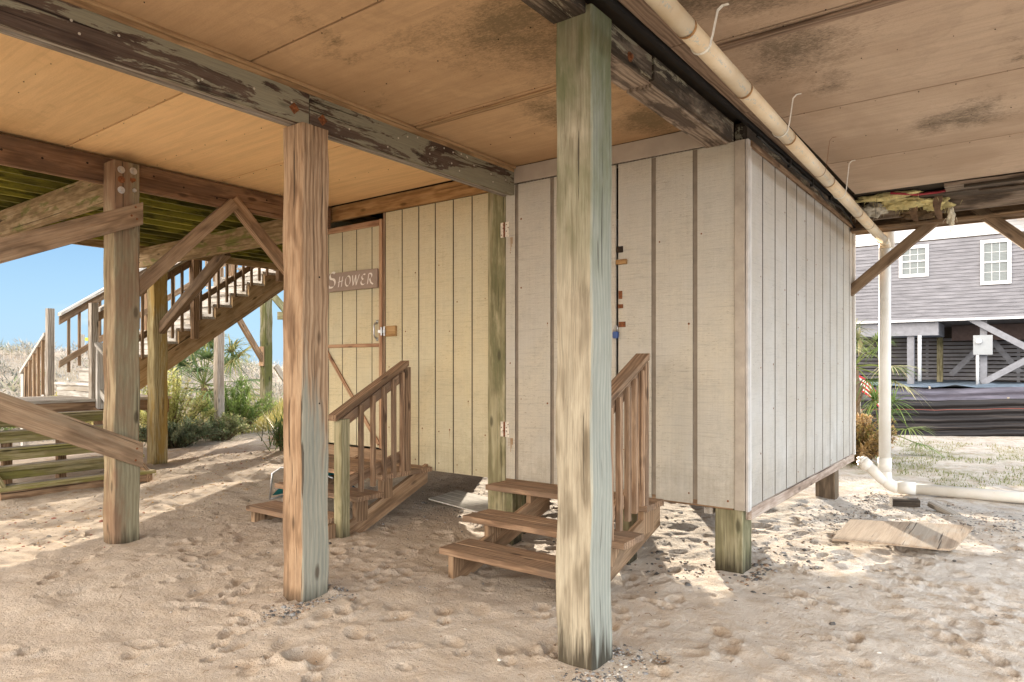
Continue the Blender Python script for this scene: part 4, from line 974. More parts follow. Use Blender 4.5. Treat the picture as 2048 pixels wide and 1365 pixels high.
# ------------------------------------------------------------------ loose things on the sand
pb = thing('plywood_sheet', 'weathered brown plywood sheet lying on the sand right of the shed', 'board', (6.1, .7, .05))
vs = [(5.53, 1.13), (5.70, .38), (6.62, .29), (6.26, 1.14)]
nx = 10; top = []; fs = []
for i in range(nx + 1):
    for j in range(nx + 1):
        u = i / nx; v = j / nx
        a = Vector(vs[0]).lerp(Vector(vs[3]), u); b_ = Vector(vs[1]).lerp(Vector(vs[2]), u); p = a.lerp(b_, v)
        if (i, j) in ((0, nx), (nx, nx)): p = p.lerp(Vector((6.0, .7)), .06)
        top.append((p.x, p.y, 0  + .078 + .012 * u * u + .006 * math.sin(v * 3) * (1 - u)))
k = len(top); allv = top + [(a, b_, c_ - .014) for a, b_, c_ in top]; N_ = nx + 1
for i in range(nx):
    for j in range(nx):
        a = i * N_ + j; fs += [(a, a + 1, a + N_ + 1, a + N_), (k + a, k + a + N_, k + a + N_ + 1, k + a + 1)]
edge = [i * N_ for i in range(N_)] + [nx * N_ + j for j in range(1, N_)] + [i * N_ + nx for i in range(nx - 1, -1, -1)] + [j for j in range(nx - 1, 0, -1)]
for a, b_ in zip(edge, edge[1:] + edge[:1]): fs.append((a, b_, b_ + k, a + k))
a = np.array(allv); c = a.mean(0)
mesh_obj('panel', a - c, fs, wood('wood_plywood_pinkish', (.30, .22, .155), (.45, .345, .25), (.52, .42, .32), stain=(.50, .43, .35), samt=.4, knots=False, wave=.02), pb, None, False, Matrix.Translation(Vector(map(float, c))))
def flat_siding(label, corners, z, seed):
    c = [Vector((p[0], p[1], p[2] + z)) for p in corners]; m = MB(); n = 4
    for k in range(n):
        u0 = k / n + (.012 if k else 0); u1 = (k + 1) / n
        q = [c[0].lerp(c[3], u0), c[1].lerp(c[2], u0), c[1].lerp(c[2], u1), c[0].lerp(c[3], u1)]
        d = Vector((0, 0, -.012)); m.add(q + [v + d for v in q], [(0, 1, 2, 3), (7, 6, 5, 4), (0, 4, 5, 1), (1, 5, 6, 2), (2, 6, 7, 3), (3, 7, 4, 0)])
    o = m.build('siding_scrap', plain('scrap_white_paint', (.62, .60, .54), .8, 0, .2, 12)); tag(o, label, 'board', 'scrap siding pieces')
flat_siding('white grooved siding scrap lying under the shower wall, left of the steps', [(4.95, 4.72, .02), (4.62, 3.62, .05), (5.0, 3.55, .08), (5.35, 4.70, .05)], .03, 1)
flat_siding('white siding scrap behind the open steps to the shed', [(4.72, 3.15, .03), (4.50, 2.40, .08), (4.75, 2.36, .12), (4.98, 3.10, .07)], .02, 2)
def block(label, c, sz, rz, tilt, mat):
    d = Vector((math.cos(rz) * math.cos(tilt), math.sin(rz) * math.cos(tilt), math.sin(tilt))) * sz[0] / 2; c = Vector(c)
    o = board('wood_block', c - d, c + d, sz[2], sz[1], mat, None, ch=.008); tag(o, label, 'block', 'wood blocks under the drain pipe')
block('dark wood block lying flat under the left part of the ground pipe', (7.60, .90, .045), (.24, .12, .07), -1.2, .0, W_DIRTY())
block('gray wood block leaning on the ground pipe', (7.35, .56, .055), (.26, .10, .05), -1.35 - .9, -.25, W_GRAY())
# teal beach chair behind the shower steps
bc = thing('beach_chair', 'folded teal beach chair with metal frame lying behind the shower steps', 'chair', (4.3, 5.7, 0))
MB().tube([(4.05, 6.05, .03), (4.1, 6.08, .28), (4.15, 6.0, .34), (4.2, 5.5, .34), (4.2, 5.25, .30)], .011, 8).tube([(4.5, 6.1, .03), (4.55, 6.1, .28), (4.55, 5.2, .30)], .011, 8).tube([(4.05, 6.05, .03), (4.5, 6.1, .03)], .011, 8).build('frame', GALV(), bc, True)
m = MB(); n = 8; vs = []
for i in range(n):
    t_ = i / (n - 1)
    for x in (4.10, 4.54): vs.append((x, 6.08 - .85 * t_, .06 + .27 * min(1, t_ * 3) - .04 * math.sin(t_ * 6)))
m.add(vs, [(2 * i, 2 * i + 1, 2 * i + 3, 2 * i + 2) for i in range(n - 1)]); k = len(vs); m.add([(a, b_, c_ - .006) for a, b_, c_ in vs], [(2 * i, 2 * i + 2, 2 * i + 3, 2 * i + 1) for i in range(n - 1)])
m.build('seat_fabric', plain('teal_fabric', (.02, .28, .30), .7, 0, .2, 10), bc, True)
MB().tube([(4.20, 5.20, .06), (4.24, 5.12, .16), (4.30, 5.08, .22), (4.34, 5.0, .14)], .014, 8).build('strap', plain('dark_blue_strap', (.01, .05, .09), .7), bc, True)

# ------------------------------------------------------------------ gravel, debris, shells
def pebbles(name, label, spots, n, r0, r1, cols, seed, cat='gravel'):
    rr = random.Random(seed); m = MB(); ico = []
    t_ = (1 + 5 ** .5) / 2
    iv = [Vector(v).normalized() for v in [(-1, t_, 0), (1, t_, 0), (-1, -t_, 0), (1, -t_, 0), (0, -1, t_), (0, 1, t_), (0, -1, -t_), (0, 1, -t_), (t_, 0, -1), (t_, 0, 1), (-t_, 0, -1), (-t_, 0, 1)]]
    ifs = [(0, 11, 5), (0, 5, 1), (0, 1, 7), (0, 7, 10), (0, 10, 11), (1, 5, 9), (5, 11, 4), (11, 10, 2), (10, 7, 6), (7, 1, 8), (3, 9, 4), (3, 4, 2), (3, 2, 6), (3, 6, 8), (3, 8, 9), (4, 9, 5), (2, 4, 11), (6, 2, 10), (8, 6, 7), (9, 8, 1)]
    P_ = []
    for k in range(n):
        (cx, cy, sx, sy) = rr.choice(spots); P_.append((rr.gauss(cx, sx), rr.gauss(cy, sy)))
    zz = H(np.array([p[0] for p in P_]), np.array([p[1] for p in P_])) if P_ else []
    for (x, y), z in zip(P_, zz):
        if any(px - .10 < x < px + .10 and py - .10 < y < py + .10 for px, py in POSTS_XY): continue
        r = rr.uniform(r0, r1) * (1 + (rr.random() < .1) * .8); e = Vector((rr.uniform(.7, 1.3), rr.uniform(.7, 1.3), rr.uniform(.45, .8))); a = rr.uniform(0, 6.3)
        vs = []
        for v in iv:
            q = Vector((v.x * e.x, v.y * e.y, v.z * e.z)) * r * rr.uniform(.8, 1.15)
            vs.append((x + q.x * math.cos(a) - q.y * math.sin(a), y + q.x * math.sin(a) + q.y * math.cos(a), float(z) + q.z + r * -.05))
        m.add(vs, ifs, rr.randrange(len(cols)))
    a = np.array(m.v); c = a.mean(0)
    o = mesh_obj(name, a - c, m.f, cols, None, m.mi, True, Matrix.Translation(Vector(map(float, c)))); tag(o, label, cat, kind='stuff')
GC = [plain('gravel_gray', (.26, .25, .24), .85, 0, .3, 60), plain('gravel_dark', (.09, .085, .08), .85, 0, .3, 60), plain('gravel_pale', (.45, .41, .36), .85, 0, .3, 60), plain('gravel_brown', (.22, .15, .10), .85, 0, .3, 60)]
pebbles('gravel', 'loose gray gravel round the foot of the large green post', [(2.70, 1.46, .13, .05), (2.90, 1.58, .04, .12), (2.58, 1.50, .06, .07), (2.95, 1.45, .06, .08)], 520, .002, .0095, GC, 1)
pebbles('gravel', 'loose dark gravel round the foot of the teal-painted post', [(2.45, 3.27, .14, .04), (2.70, 3.38, .03, .08), (2.3, 3.3, .08, .06)], 430, .002, .010, [GC[0], GC[1], GC[3]], 2)
pebbles('gravel', 'dark gravel clods at the foot of the shed corner stilt', [(4.60, 1.43, .10, .04), (4.82, 1.5, .03, .08), (4.5, 1.9, .14, .22), (4.45, 2.5, .2, .2)], 260, .003, .017, [GC[1], GC[3], GC[1]], 3)
pebbles('gravel', 'gray gravel scattered on the sand beside the ground pipe', [(7.2, .35, .35, .35), (6.6, .0, .3, .3), (6.9, 1.0, .5, .25), (6.9, 1.35, .3, .15), (7.9, 1.2, .3, .1), (6.9, .0, .18, .18)], 1900, .003, .011, GC, 4)
pebbles('debris', 'dark bits of debris and pebbles strewn under the shed', [(5.6, 3.2, .9, .7), (4.7, 4.3, .5, .5), (5.4, 4.6, .6, .5), (5.2, 1.4, .6, .3)], 900, .003, .013, [GC[1], GC[3], GC[0]], 5, 'debris')
pebbles('debris', 'tiny dark crumbs and shell bits sprinkled over the near sand', [(3, 1.6, 1.4, 1.6), (2.4, 3.6, 1.0, 1.2)], 1300, .0018, .0055, GC, 6, 'debris')
pebbles('debris', 'red and orange litter on the sand behind the yellow post', [(5.4, 8.8, .8, .5), (6.3, 9.4, .8, .5), (4.4, 7.6, .9, .6), (2.6, 6.6, .8, .5), (1.5, 7.0, .6, .6)], 1300, .005, .012, [plain('leaf_red', (.26, .10, .07), .8), plain('leaf_orange', (.40, .24, .09), .8), plain('leaf_tan', (.34, .27, .17), .8), plain('leaf_gray', (.2, .18, .15), .8)], 7, 'litter')
def shell(x, y, r, label):
    bm = bmesh.new(); bmesh.ops.create_uvsphere(bm, u_segments=14, v_segments=8, radius=1)
    for v in bm.verts: v.co = Vector((v.co.x * r * (1 + .25 * v.co.y), v.co.y * r * .75, max(v.co.z, -.1) * r * .4))
    me = bpy.data.meshes.new('seashell'); bm.to_mesh(me); bm.free(); me.polygons.foreach_set('use_smooth', [True] * len(me.polygons)); me.materials.append(plain('shell_white', (.66, .62, .55), .5, 0, .15, 80))
    o = bpy.data.objects.new('seashell', me); COL.objects.link(o); o.location = (x, y, gz(x, y) + .003); o.rotation_euler = (0, 0, x * 9); tag(o, label, 'shell', 'shells on the sand')
shell(2.52, 1.95, .014, 'white seashell on the sand left of the large green post'); shell(2.80, 1.44, .013, 'white seashell in the gravel at the foot of the large green post'); shell(3.72, .55, .012, 'white seashell alone on the footprinted sand at right')
# sticks
m = MB(); rr = random.Random(8)
for k in range(46):
    x = rr.uniform(1.3, 4.2); y = rr.uniform(-.2, 5.2); a = rr.uniform(0, 6.3); L_ = rr.uniform(.02, .09); z = gz(x, y) + .004
    m.tube([(x, y, z), (x + math.cos(a) * L_ * .5, y + math.sin(a) * L_ * .5, z + .006), (x + math.cos(a + .3) * L_, y + math.sin(a + .3) * L_, z)], .0016, 4)
tag(m.build('twigs', plain('twig_brown', (.18, .12, .07), .9)), 'thin dry twigs scattered over the near sand', 'twigs', kind='stuff')

# ------------------------------------------------------------------ vegetation
def leafmat(name, cols, trans=.25):
    if name in MC: return MC[name]
    b = NB(name); at = b.n('ShaderNodeAttribute'); at.attribute_name = 'rnd'; at.attribute_type = 'GEOMETRY'
    cr = b.n('ShaderNodeValToRGB'); e = cr.color_ramp.elements
    for i, c in enumerate(cols):
        p = i / (len(cols) - 1)
        if i == 0: e[0].position = 0; e[0].color = (*c, 1)
        elif i == len(cols) - 1: e[-1].position = 1; e[-1].color = (*c, 1)
        else: q = e.new(p); q.color = (*c, 1)
    b.l(at.outputs['Fac'], cr.inputs[0]); b.l(cr.outputs[0], b.b.inputs['Base Color']); b.b.inputs['Roughness'].default_value = .6
    if trans:
        t_ = b.n('ShaderNodeBsdfTranslucent'); b.l(cr.outputs[0], t_.inputs[0]); mx = b.n('ShaderNodeMixShader'); mx.inputs[0].default_value = trans
        b.l(b.b.outputs[0], mx.inputs[1]); b.l(t_.outputs[0], mx.inputs[2]); b.l(mx.outputs[0], b.out.inputs[0])
    MC[name] = b.m; return b.m
def fast_mesh(name, V, F, mat, rnd, loc=(0, 0, 0), parent=None):
    V = np.asarray(V, np.float32); F = np.asarray(F, np.int32); k = F.shape[1]
    me = bpy.data.meshes.new(name); me.vertices.add(len(V)); me.vertices.foreach_set('co', (V - np.array(loc, np.float32)).ravel())
    me.loops.add(F.size); me.loops.foreach_set('vertex_index', F.ravel()); me.polygons.add(len(F))
    me.polygons.foreach_set('loop_start', np.arange(0, F.size, k, dtype=np.int32)); me.polygons.foreach_set('loop_total', np.full(len(F), k, dtype=np.int32)); me.update(calc_edges=True)
    at = me.attributes.new('rnd', 'FLOAT', 'FACE'); at.data.foreach_set('value', np.asarray(rnd, np.float32)); me.materials.append(mat)
    o = bpy.data.objects.new(name, me); COL.objects.link(o); o.matrix_basis = Matrix.Translation(loc); parent_to(o, parent); return o
def blades(P0_, Dv, L_, W_, droop, seg=3, rs=None):
    """tapered curved blades. P0_ Nx3 roots, Dv Nx3 directions, L_, W_, droop arrays"""
    n = len(P0_); rs = rs or rng; side = np.cross(Dv, np.array([0, 0, 1.])) + rs.normal(0, .15, (n, 3)); side /= np.linalg.norm(side, axis=1)[:, None] + 1e-6
    V = np.zeros((n, (seg + 1) * 2, 3))
    for i in range(seg + 1):
        t = i / seg; c = P0_ + Dv * (L_ * t)[:, None]; c[:, 2] -= droop * L_ * t * t
        wd = (W_ * (1 - t) ** .7 + .0008)[:, None]; V[:, 2 * i] = c - side * wd; V[:, 2 * i + 1] = c + side * wd
    base = (np.arange(n) * (seg + 1) * 2)[:, None, None]; q = np.array([[2 * i, 2 * i + 1, 2 * i + 3, 2 * i + 2] for i in range(seg)])[None]
    return V.reshape(-1, 3), (base + q).reshape(-1, 4)
def grass_field(name, label, n, xr, yr, hr, wr, cols, seed, dens=None, kind='stuff', cat='grass'):
    rs = np.random.default_rng(seed); x = rs.uniform(*xr, n * 3); y = rs.uniform(*yr, n * 3)
    p = dens(x, y) if dens else np.ones_like(x); keep = rs.random(len(x)) < p; x = x[keep][:n]; y = y[keep][:n]; n = len(x)
    z = H(x, y); a = rs.uniform(0, 6.28, n); ln = rs.uniform(.1, .55, n)
    D_ = np.column_stack([np.cos(a) * ln, np.sin(a) * ln, np.ones(n)]); D_ /= np.linalg.norm(D_, axis=1)[:, None]
    V, F = blades(np.column_stack([x, y, z - .02]), D_, rs.uniform(*hr, n), rs.uniform(*wr, n), rs.uniform(.05, .5, n), 2, rs)
    tint = np.clip(vnoise(x * .5, y * .5, 1) + .5 + rs.normal(0, .18, n), 0, 1)
    tag(fast_mesh(name, V, F, leafmat(name + label[:6] + '_mat', cols, .3), np.repeat(tint, 2)), label, cat, kind=kind)
dn = lambda x, y: np.clip((vnoise(x * .45, y * .45, 2) + .5) * 1.5 - .3, .04, 1)
DRY = [(.20, .20, .20), (.31, .29, .28), (.42, .39, .36), (.54, .49, .44), (.48, .42, .34)]
grass_field('dune_grass', 'dry pale tan grass covering the dune slopes', 60000, (2, 40), (13.8, 31), (.08, .30), (.004, .012), DRY, 1, dn)
grass_field('dune_grass', 'taller greenish-gold grass and weeds at the foot of the dune', 14000, (5.0, 16), (12.4, 16), (.2, .6), (.004, .010), [(.30, .27, .07), (.45, .38, .13), (.55, .45, .22), (.28, .30, .08)], 2, dn)
grass_field('weeds', 'small green weed sprouts on the sand behind the house', 700, (1.0, 7), (6.2, 10), (.02, .06), (.003, .006), [(.12, .2, .04), (.25, .28, .08)], 4, lambda x, y: (vnoise(x * 2.2, y * 2.2, 3) > .28) * 1., cat='weeds')
grass_field('ground_grass', 'thin green grass patches on the sand near the silt fence', 9000, (8.8, 14.2), (-2.5, 2.8), (.02, .09), (.003, .006), [(.13, .17, .03), (.26, .27, .07), (.36, .30, .13)], 5, lambda x, y: (vnoise(x * 1.1, y * 1.7, 3) > .08) * 1.)
def scrub_field():
    rs = np.random.default_rng(77); n = 520; x = rs.uniform(4, 34, n); y = rs.uniform(14.5, 30, n); r = rs.uniform(.25, .75, n); Pp = []; Dd = []; T = []
    z = H(x, y)
    for i in range(n):
        k = int(70 * r[i] / .5); d = rs.normal(0, 1, (k, 3)); d[:, 2] = np.abs(d[:, 2]); d /= np.linalg.norm(d, axis=1)[:, None]
        p = d * (r[i] * rs.uniform(.45, 1, k))[:, None] * np.array([1, 1, .62]) + np.array([x[i], y[i], z[i]]); Pp.append(p); Dd.append(d + rs.normal(0, .4, (k, 3))); T.append(np.clip(rs.uniform(0, 1) + rs.normal(0, .15, k), 0, 1))
    Pp = np.vstack(Pp); Dd = np.vstack(Dd); Dd /= np.linalg.norm(Dd, axis=1)[:, None]; T = np.concatenate(T); m_ = len(Pp)
    V, F = blades(Pp, Dd, rs.uniform(.08, .22, m_), rs.uniform(.010, .024, m_), np.full(m_, .1), 1, rs)
    tag(fast_mesh('dune_scrub', V, F, leafmat('dune_scrub_mat', [(.13, .14, .12), (.22, .22, .19), (.30, .28, .25), (.36, .32, .24), (.20, .23, .12)], .2), T), 'rounded gray-green scrub scattered over the dune slopes', 'scrub', kind='stuff')
scrub_field()
def shrub(name, label, c, sz, n, leaf, cols, seed, stems=24, up=.6, group=None, cat='shrub', clumps=26, shape='round'):
    rs = np.random.default_rng(seed); z0 = gz(c[0], c[1]); t = thing(name, label, cat, (c[0], c[1], z0), group)
    m = MB(); rr = random.Random(seed); tips = []
    for k in range(stems):
        a = rr.uniform(0, 6.28); rad = rr.random() ** .6
        if shape == 'cone': hh = sz[2] * (1 - rad * .55) * rr.uniform(.6, 1)
        else: hh = sz[2] * math.sqrt(max(.05, 1 - rad * rad * .85)) * rr.uniform(.6, 1)
        e = Vector((c[0] + math.cos(a) * rad * sz[0], c[1] + math.sin(a) * rad * sz[1], z0 + hh)); s_ = Vector((c[0] + math.cos(a) * .06, c[1] + math.sin(a) * .06, z0 - .05))
        mid = s_.lerp(e, .5) + Vector((0, 0, -.06 * hh + .08)); m.tube([s_, mid, e], [.014, .008, .003], 5); tips.append((s_, mid, e))
    m.build('stems', plain('stem_brown', (.12, .085, .05), .9), t)
    base = []; dirs = []; tint = []
    for (s_, mid, e) in tips:
        cl = rr.random()
        for k in range(n // stems):
            u = rr.random() ** .55; p = s_.lerp(mid, u * 2) if u < .5 else mid.lerp(e, u * 2 - 1)
            j = .04 + .13 * min(sz[0], sz[2]) * rr.random(); d = Vector((rr.gauss(0, 1), rr.gauss(0, 1), rr.gauss(up, .8))).normalized()
            base.append(p + d * j * rr.random()); dirs.append(d); tint.append(min(1, max(0, cl * .6 + rr.random() * .4)))
    base = np.array([tuple(v) for v in base]); dirs = np.array([tuple(v) for v in dirs]); n = len(base)
    V, F = blades(base, dirs, rs.uniform(leaf[0] * .6, leaf[0] * 1.3, n), np.full(n, leaf[1]), np.full(n, .2), 1, rs)
    fast_mesh('foliage', V, F, leafmat(name + str(seed), cols, .35), tint, (c[0], c[1], z0), t); return t
JUN = [(.05, .09, .025), (.10, .16, .04), (.17, .25, .06), (.27, .34, .10)]
shrub('juniper_shrub', 'dark green feathery shrub standing right beside the gray far post', (7.75, 12.7), (.85, .8, 1.35), 15000, (.07, .007), JUN, 31, 60, 1.2, shape='cone')
shrub('juniper_shrub', 'small green shrub at far left behind the landing', (3.2, 13.7), (1.1, .9, .75), 7000, (.07, .008), JUN, 32, 40, 1.0)
shrub('leafy_shrub', 'yellow-green leafy shrub under the long staircase', (6.2, 12.3), (.85, .7, 1.30), 8000, (.055, .016), [(.22, .26, .07), (.36, .39, .12), (.50, .48, .20), (.5, .42, .2)], 33, 50, .8)
shrub('leafy_shrub', 'yellow-leaved small bush behind the first stair risers', (5.2, 14.6), (1.0, .7, .9), 4500, (.06, .018), [(.25, .28, .05), (.48, .42, .08), (.55, .45, .15)], 36, 40, .8)
shrub('creeping_bush', 'low dark blue-green creeping bush behind the yellow post', (5.75, 11.25), (1.0, .55, .50), 9000, (.045, .013), [(.09, .13, .07), (.15, .20, .11), (.26, .27, .16), (.42, .36, .22)], 34, 60, .5)
shrub('creeping_bush', 'low dark green creeping bush between the yellow post and the gray post', (6.75, 11.55), (.75, .5, .45), 7000, (.045, .013), [(.09, .13, .06), (.17, .22, .09), (.3, .30, .15), (.45, .38, .22)], 35, 50, .5)
shrub('dry_shrub', 'brown and green dry shrub at the far corner of the shed', (10.45, 1.80), (.62, .55, .78), 9000, (.055, .016), [(.12, .14, .03), (.30, .22, .08), (.42, .26, .10), (.46, .34, .20), (.3, .14, .06)], 37, 70, .6)
def fan_palm(name, label, c, trunk, nf, fl, seed, cols, group=None, spread=1.2, zoff=0):
    rs = np.random.default_rng(seed); rr = random.Random(seed); z0 = gz(c[0], c[1]) + zoff; t = thing(name, label, 'palm', (c[0], c[1], z0), group)
    zt = z0 + trunk
    m = MB(); m.tube([(c[0], c[1], z0 - .1), (c[0] + .02, c[1], z0 + trunk * .5), (c[0], c[1], zt)], [.11, .10, .08], 10)
    for k in range(int(trunk * 30)):
        a = rr.uniform(0, 6.28); z = z0 + rr.uniform(0, trunk); m.tube([(c[0] + math.cos(a) * .08, c[1] + math.sin(a) * .08, z), (c[0] + math.cos(a) * .15, c[1] + math.sin(a) * .15, z + .12)], [.02, .008], 4)
    m.build('trunk', plain('palm_trunk_fiber', (.17, .12, .075), .95, 0, .4, 20, .01), t)
    st = MB(); BV = []; BF = []; TI = []; off = 0
    for k in range(nf):
        a = k * 2.4 + rr.uniform(-.3, .3); el = rr.uniform(-.35, 1.35) if k > 3 else 1.4; pl_ = fl * rr.uniform(.55, .8)
        d = Vector((math.cos(a) * math.cos(el), math.sin(a) * math.cos(el), math.sin(el))); o_ = Vector((c[0], c[1], zt)); hub = o_ + d * pl_ + Vector((0, 0, -.10 * pl_ * math.cos(el)))
        st.tube([o_, o_.lerp(hub, .5) + Vector((0, 0, .03)), hub], [.013, .009, .006], 5)
        nl = 22; side = d.cross(Vector((0, 0, 1))).normalized(); upv = side.cross(d).normalized(); dirs = []
        for j in range(nl):
            th = R(-115 + 230 * j / (nl - 1)) ; q = (d * math.cos(th) + side * math.sin(th) + upv * (.12 + .1 * abs(math.sin(th)))).normalized(); dirs.append(tuple(q))
        n = nl; V, F = blades(np.repeat([tuple(hub)], n, 0), np.array(dirs), rs.uniform(.8, 1.1, n) * fl * .62, np.full(n, .011 * fl / .7), rs.uniform(.25, .75, n), 4, rs)
        BV.append(V); BF.append(F + off); off += len(V); ti = rr.uniform(0, 1) if rr.random() > .15 else 1.; TI += list(np.repeat(np.clip(ti + rs.normal(0, .08, n), 0, 1), 4))
    st.build('leaf_stalks', plain('palm_stalk_green', (.16, .20, .06), .7), t)
    fast_mesh('fronds', np.vstack(BV), np.vstack(BF), leafmat(name + str(seed), cols, .25), TI, (c[0], c[1], z0), t)
PG = [(.06, .11, .05), (.10, .16, .07), (.17, .24, .10), (.40, .36, .16)]
fan_palm('fan_palm', 'gray-green fan palm on the dune foot seen behind the long staircase', (8.9, 16.0), .75, 34, 1.55, 41, PG)
fan_palm('fan_palm', 'fan palm with long drooping fronds behind the drain pipe at the shed corner', (11.5, 2.05), 1.35, 20, .78, 42, [(.08, .13, .04), (.15, .20, .06), (.30, .32, .14), (.46, .42, .26)])
fan_palm('fan_palm', 'low young fan palm growing at the silt fence behind the drain pipe', (11.9, 1.75), .35, 12, .75, 43, [(.10, .17, .04), (.16, .24, .06), (.24, .30, .10)])
def yucca(label, c, n, L_, seed):
    rs = np.random.default_rng(seed); z0 = gz(*c); t = thing('spiky_yucca', label, 'plant', (c[0], c[1], z0)); a = rs.uniform(0, 6.28, n); el = rs.uniform(.15, 1.45, n)
    D_ = np.column_stack([np.cos(a) * np.cos(el), np.sin(a) * np.cos(el), np.sin(el)]); Pp = np.column_stack([c[0] + rs.normal(0, .10, n), c[1] + rs.normal(0, .10, n), z0 + rs.uniform(0, .28, n)])
    V, F = blades(Pp, D_, rs.uniform(.6, 1, n) * L_, np.full(n, .012), rs.uniform(0, .25, n), 3, rs)
    fast_mesh('leaves', V, F, leafmat('yucca', [(.05, .08, .03), (.10, .15, .05), (.22, .24, .10), (.42, .24, .12)], .2), np.repeat(np.clip(1.1 - el / 1.2 + rs.normal(0, .15, n), 0, 1), 3), (c[0], c[1], z0), t)
    m = MB()
    for k in range(7): m.tube([(c[0] + math.cos(k) * .04, c[1] + math.sin(k) * .04, z0 - .05), (c[0] + math.cos(k) * .12, c[1] + math.sin(k) * .12, z0 + .3)], [.02, .012], 6)
    m.build('stems', plain('yucca_stem', (.15, .10, .06), .9), t)
yucca('spiky green yucca with brown tips just left of the teal-footed post', (6.55, 9.35), 260, .62, 51)
# sandbag
def blob(name, label, c, sz, mat, seed, cat, amp=.25, parent=None):
    bm = bmesh.new(); bmesh.ops.create_icosphere(bm, subdivisions=4, radius=1)
    for v in bm.verts:
        p = v.co.copy(); d = mnoise.fractal(p * 1.3 + Vector((seed, 3, 1)), .9, 2.1, 5) * amp; v.co = Vector((p.x * sz[0], p.y * sz[1], p.z * sz[2])) * (1 + d)
    me = bpy.data.meshes.new(name); bm.to_mesh(me); bm.free(); me.polygons.foreach_set('use_smooth', [True] * len(me.polygons)); me.materials.append(mat)
    o = bpy.data.objects.new(name, me); COL.objects.link(o); o.matrix_basis = Matrix.Translation(c); return tag(o, label, cat)
blob('plastic_sheet', 'crumpled pale pink plastic sheet lying in the yard near the yucca', (8.0, 10.9, .10), (.55, .28, .16), plain('plastic_pale_pink', (.66, .52, .50), .5, 0, .15, 9, .02), 4, 'plastic sheet', .6)
# posts on the dune crest and a beach rope
for (x, y, lab) in ((9.7, 28.5, 'left short wooden post on the dune crest'), (10.6, 27.6, 'right short wooden post on the dune crest with a yellow ribbon')):
    z = gz(x, y); t = thing('dune_post', lab, 'post', (x, y, z), 'posts on the dune'); bar('stake', (x, y, z - .3), (x + .16, y + .16, z + .85), W_GRAY(), t, 2)
    if x > 10: MB().box((x + .17, y - .01, z + .62), (x + .55, y + .01, z + .74)).build('ribbon', plain('ribbon_yellow', (.55, .6, .05), .6), t)

# ------------------------------------------------------------------ neighbouring house
NX = 28.0
def lap_mat(name, a, b_, sc):
    b = NB(name); P = b.pos(); n1 = b.noise(P, 1, 5, .6, .3, (1, 1.6, 14)); n2 = b.noise(P, .8, 3)
    c = b.mix(b.mr(n1, .38, .62), a, b_); c = b.mix(b.mr(n2, .4, .7, 0, .3), c, tuple(x * .8 for x in a)); return b.done(c, .7)
M_PUR = lap_mat('lap_siding_lavender', (.15, .15, .168), (.235, .235, .26), 1); M_WLAP = lap_mat('lap_siding_white', (.50, .51, .53), (.56, .57, .59), 1)
M_WHITE = plain('vinyl_white', (.62, .63, .65), .5, 0, .04); M_GRP = plain('painted_timber_gray_blue', (.22, .225, .25), .8, 0, .15, 6)
nh = thing('neighbour_house', 'lavender-sided raised house with white gable and windows on tall posts next door', 'house', (NX + 4, 2, .6))
def lap(name, y0, y1, z0, z1, mat, parent, ex=.115, holes=(), clip=None):
    m = MB(); z = z0; tot = z1 - z0; n = int(round(tot / ex)); ex = tot / n
    for k in range(n):
        a = z0 + k * ex; b_ = a + ex; segs = [(y0, y1)]
        for (h0, h1, g0, g1) in holes:
            if a < g1 - .02 and b_ > g0 + .02:
                segs = [s_ for q in segs for s_ in ((q[0], min(q[1], h0)), (max(q[0], h1), q[1])) if s_[1] - s_[0] > .01]
        for (s0, s1) in segs:
            if clip:
                lim = clip(b_); s0 = max(s0, lim[0]); s1 = min(s1, lim[1])
                if s1 <= s0: continue
            m.add([(NX - .022, s0, a), (NX - .022, s1, a), (NX, s1, b_), (NX, s0, b_), (NX, s0, a), (NX, s1, a)], [(0, 3, 2, 1), (4, 0, 1, 5)])
    return m.build(name, mat, parent)
WIN = [(2.60, 3.46, 4.53, 5.58), (.26, 1.05, 4.11, 5.54)]
lap('wall', -9.0, 9.0, 2.97, 5.72, M_PUR, nh, .118, WIN)
PEAK = 4.2; ZP = 8.15; slope_n = .46
clipf = lambda z: (PEAK - (ZP - z) / slope_n, PEAK + (ZP - z) / slope_n)
lap('gable_wall', -9.0, 9.0, 5.76, 8.1, M_WLAP, nh, .125, (), clipf)
MB().box((NX + .01, -8.9, 2.9), (NX + 9, 8.9, 2.95)).box((NX + .06, -8.9, 2.98), (NX + .08, 8.9, 6.0)).build('floor', plain('dark_floor_underside', (.18, .15, .135), .9), nh)
MB().box((NX - .045, -9.0, 2.90), (NX + .01, 9.0, 2.975)).build('skirt_trim', M_WHITE, nh)
m = MB(); m.add([(NX - .45, PEAK - 9, ZP - 9 * slope_n + .12), (NX - .45, PEAK, ZP + .12), (NX + 9, PEAK, ZP + .12), (NX + 9, PEAK - 9, ZP - 9 * slope_n + .12), (NX - .45, PEAK - 9, ZP - 9 * slope_n), (NX - .45, PEAK, ZP), (NX + 9, PEAK, ZP), (NX + 9, PEAK - 9, ZP - 9 * slope_n),
    (NX - .45, PEAK + 9, ZP - 9 * slope_n + .12), (NX + 9, PEAK + 9, ZP - 9 * slope_n + .12), (NX - .45, PEAK + 9, ZP - 9 * slope_n), (NX + 9, PEAK + 9, ZP - 9 * slope_n)],
    [(0, 3, 2, 1), (4, 5, 6, 7), (0, 1, 5, 4), (0, 4, 7, 3), (1, 2, 9, 8), (5, 10, 11, 6), (1, 8, 10, 5), (8, 9, 11, 10), (3, 7, 6, 2), (2, 6, 11, 9)]); m.build('roof', plain('roof_white_trim', (.5, .5, .52), .7, 0, .05), nh)
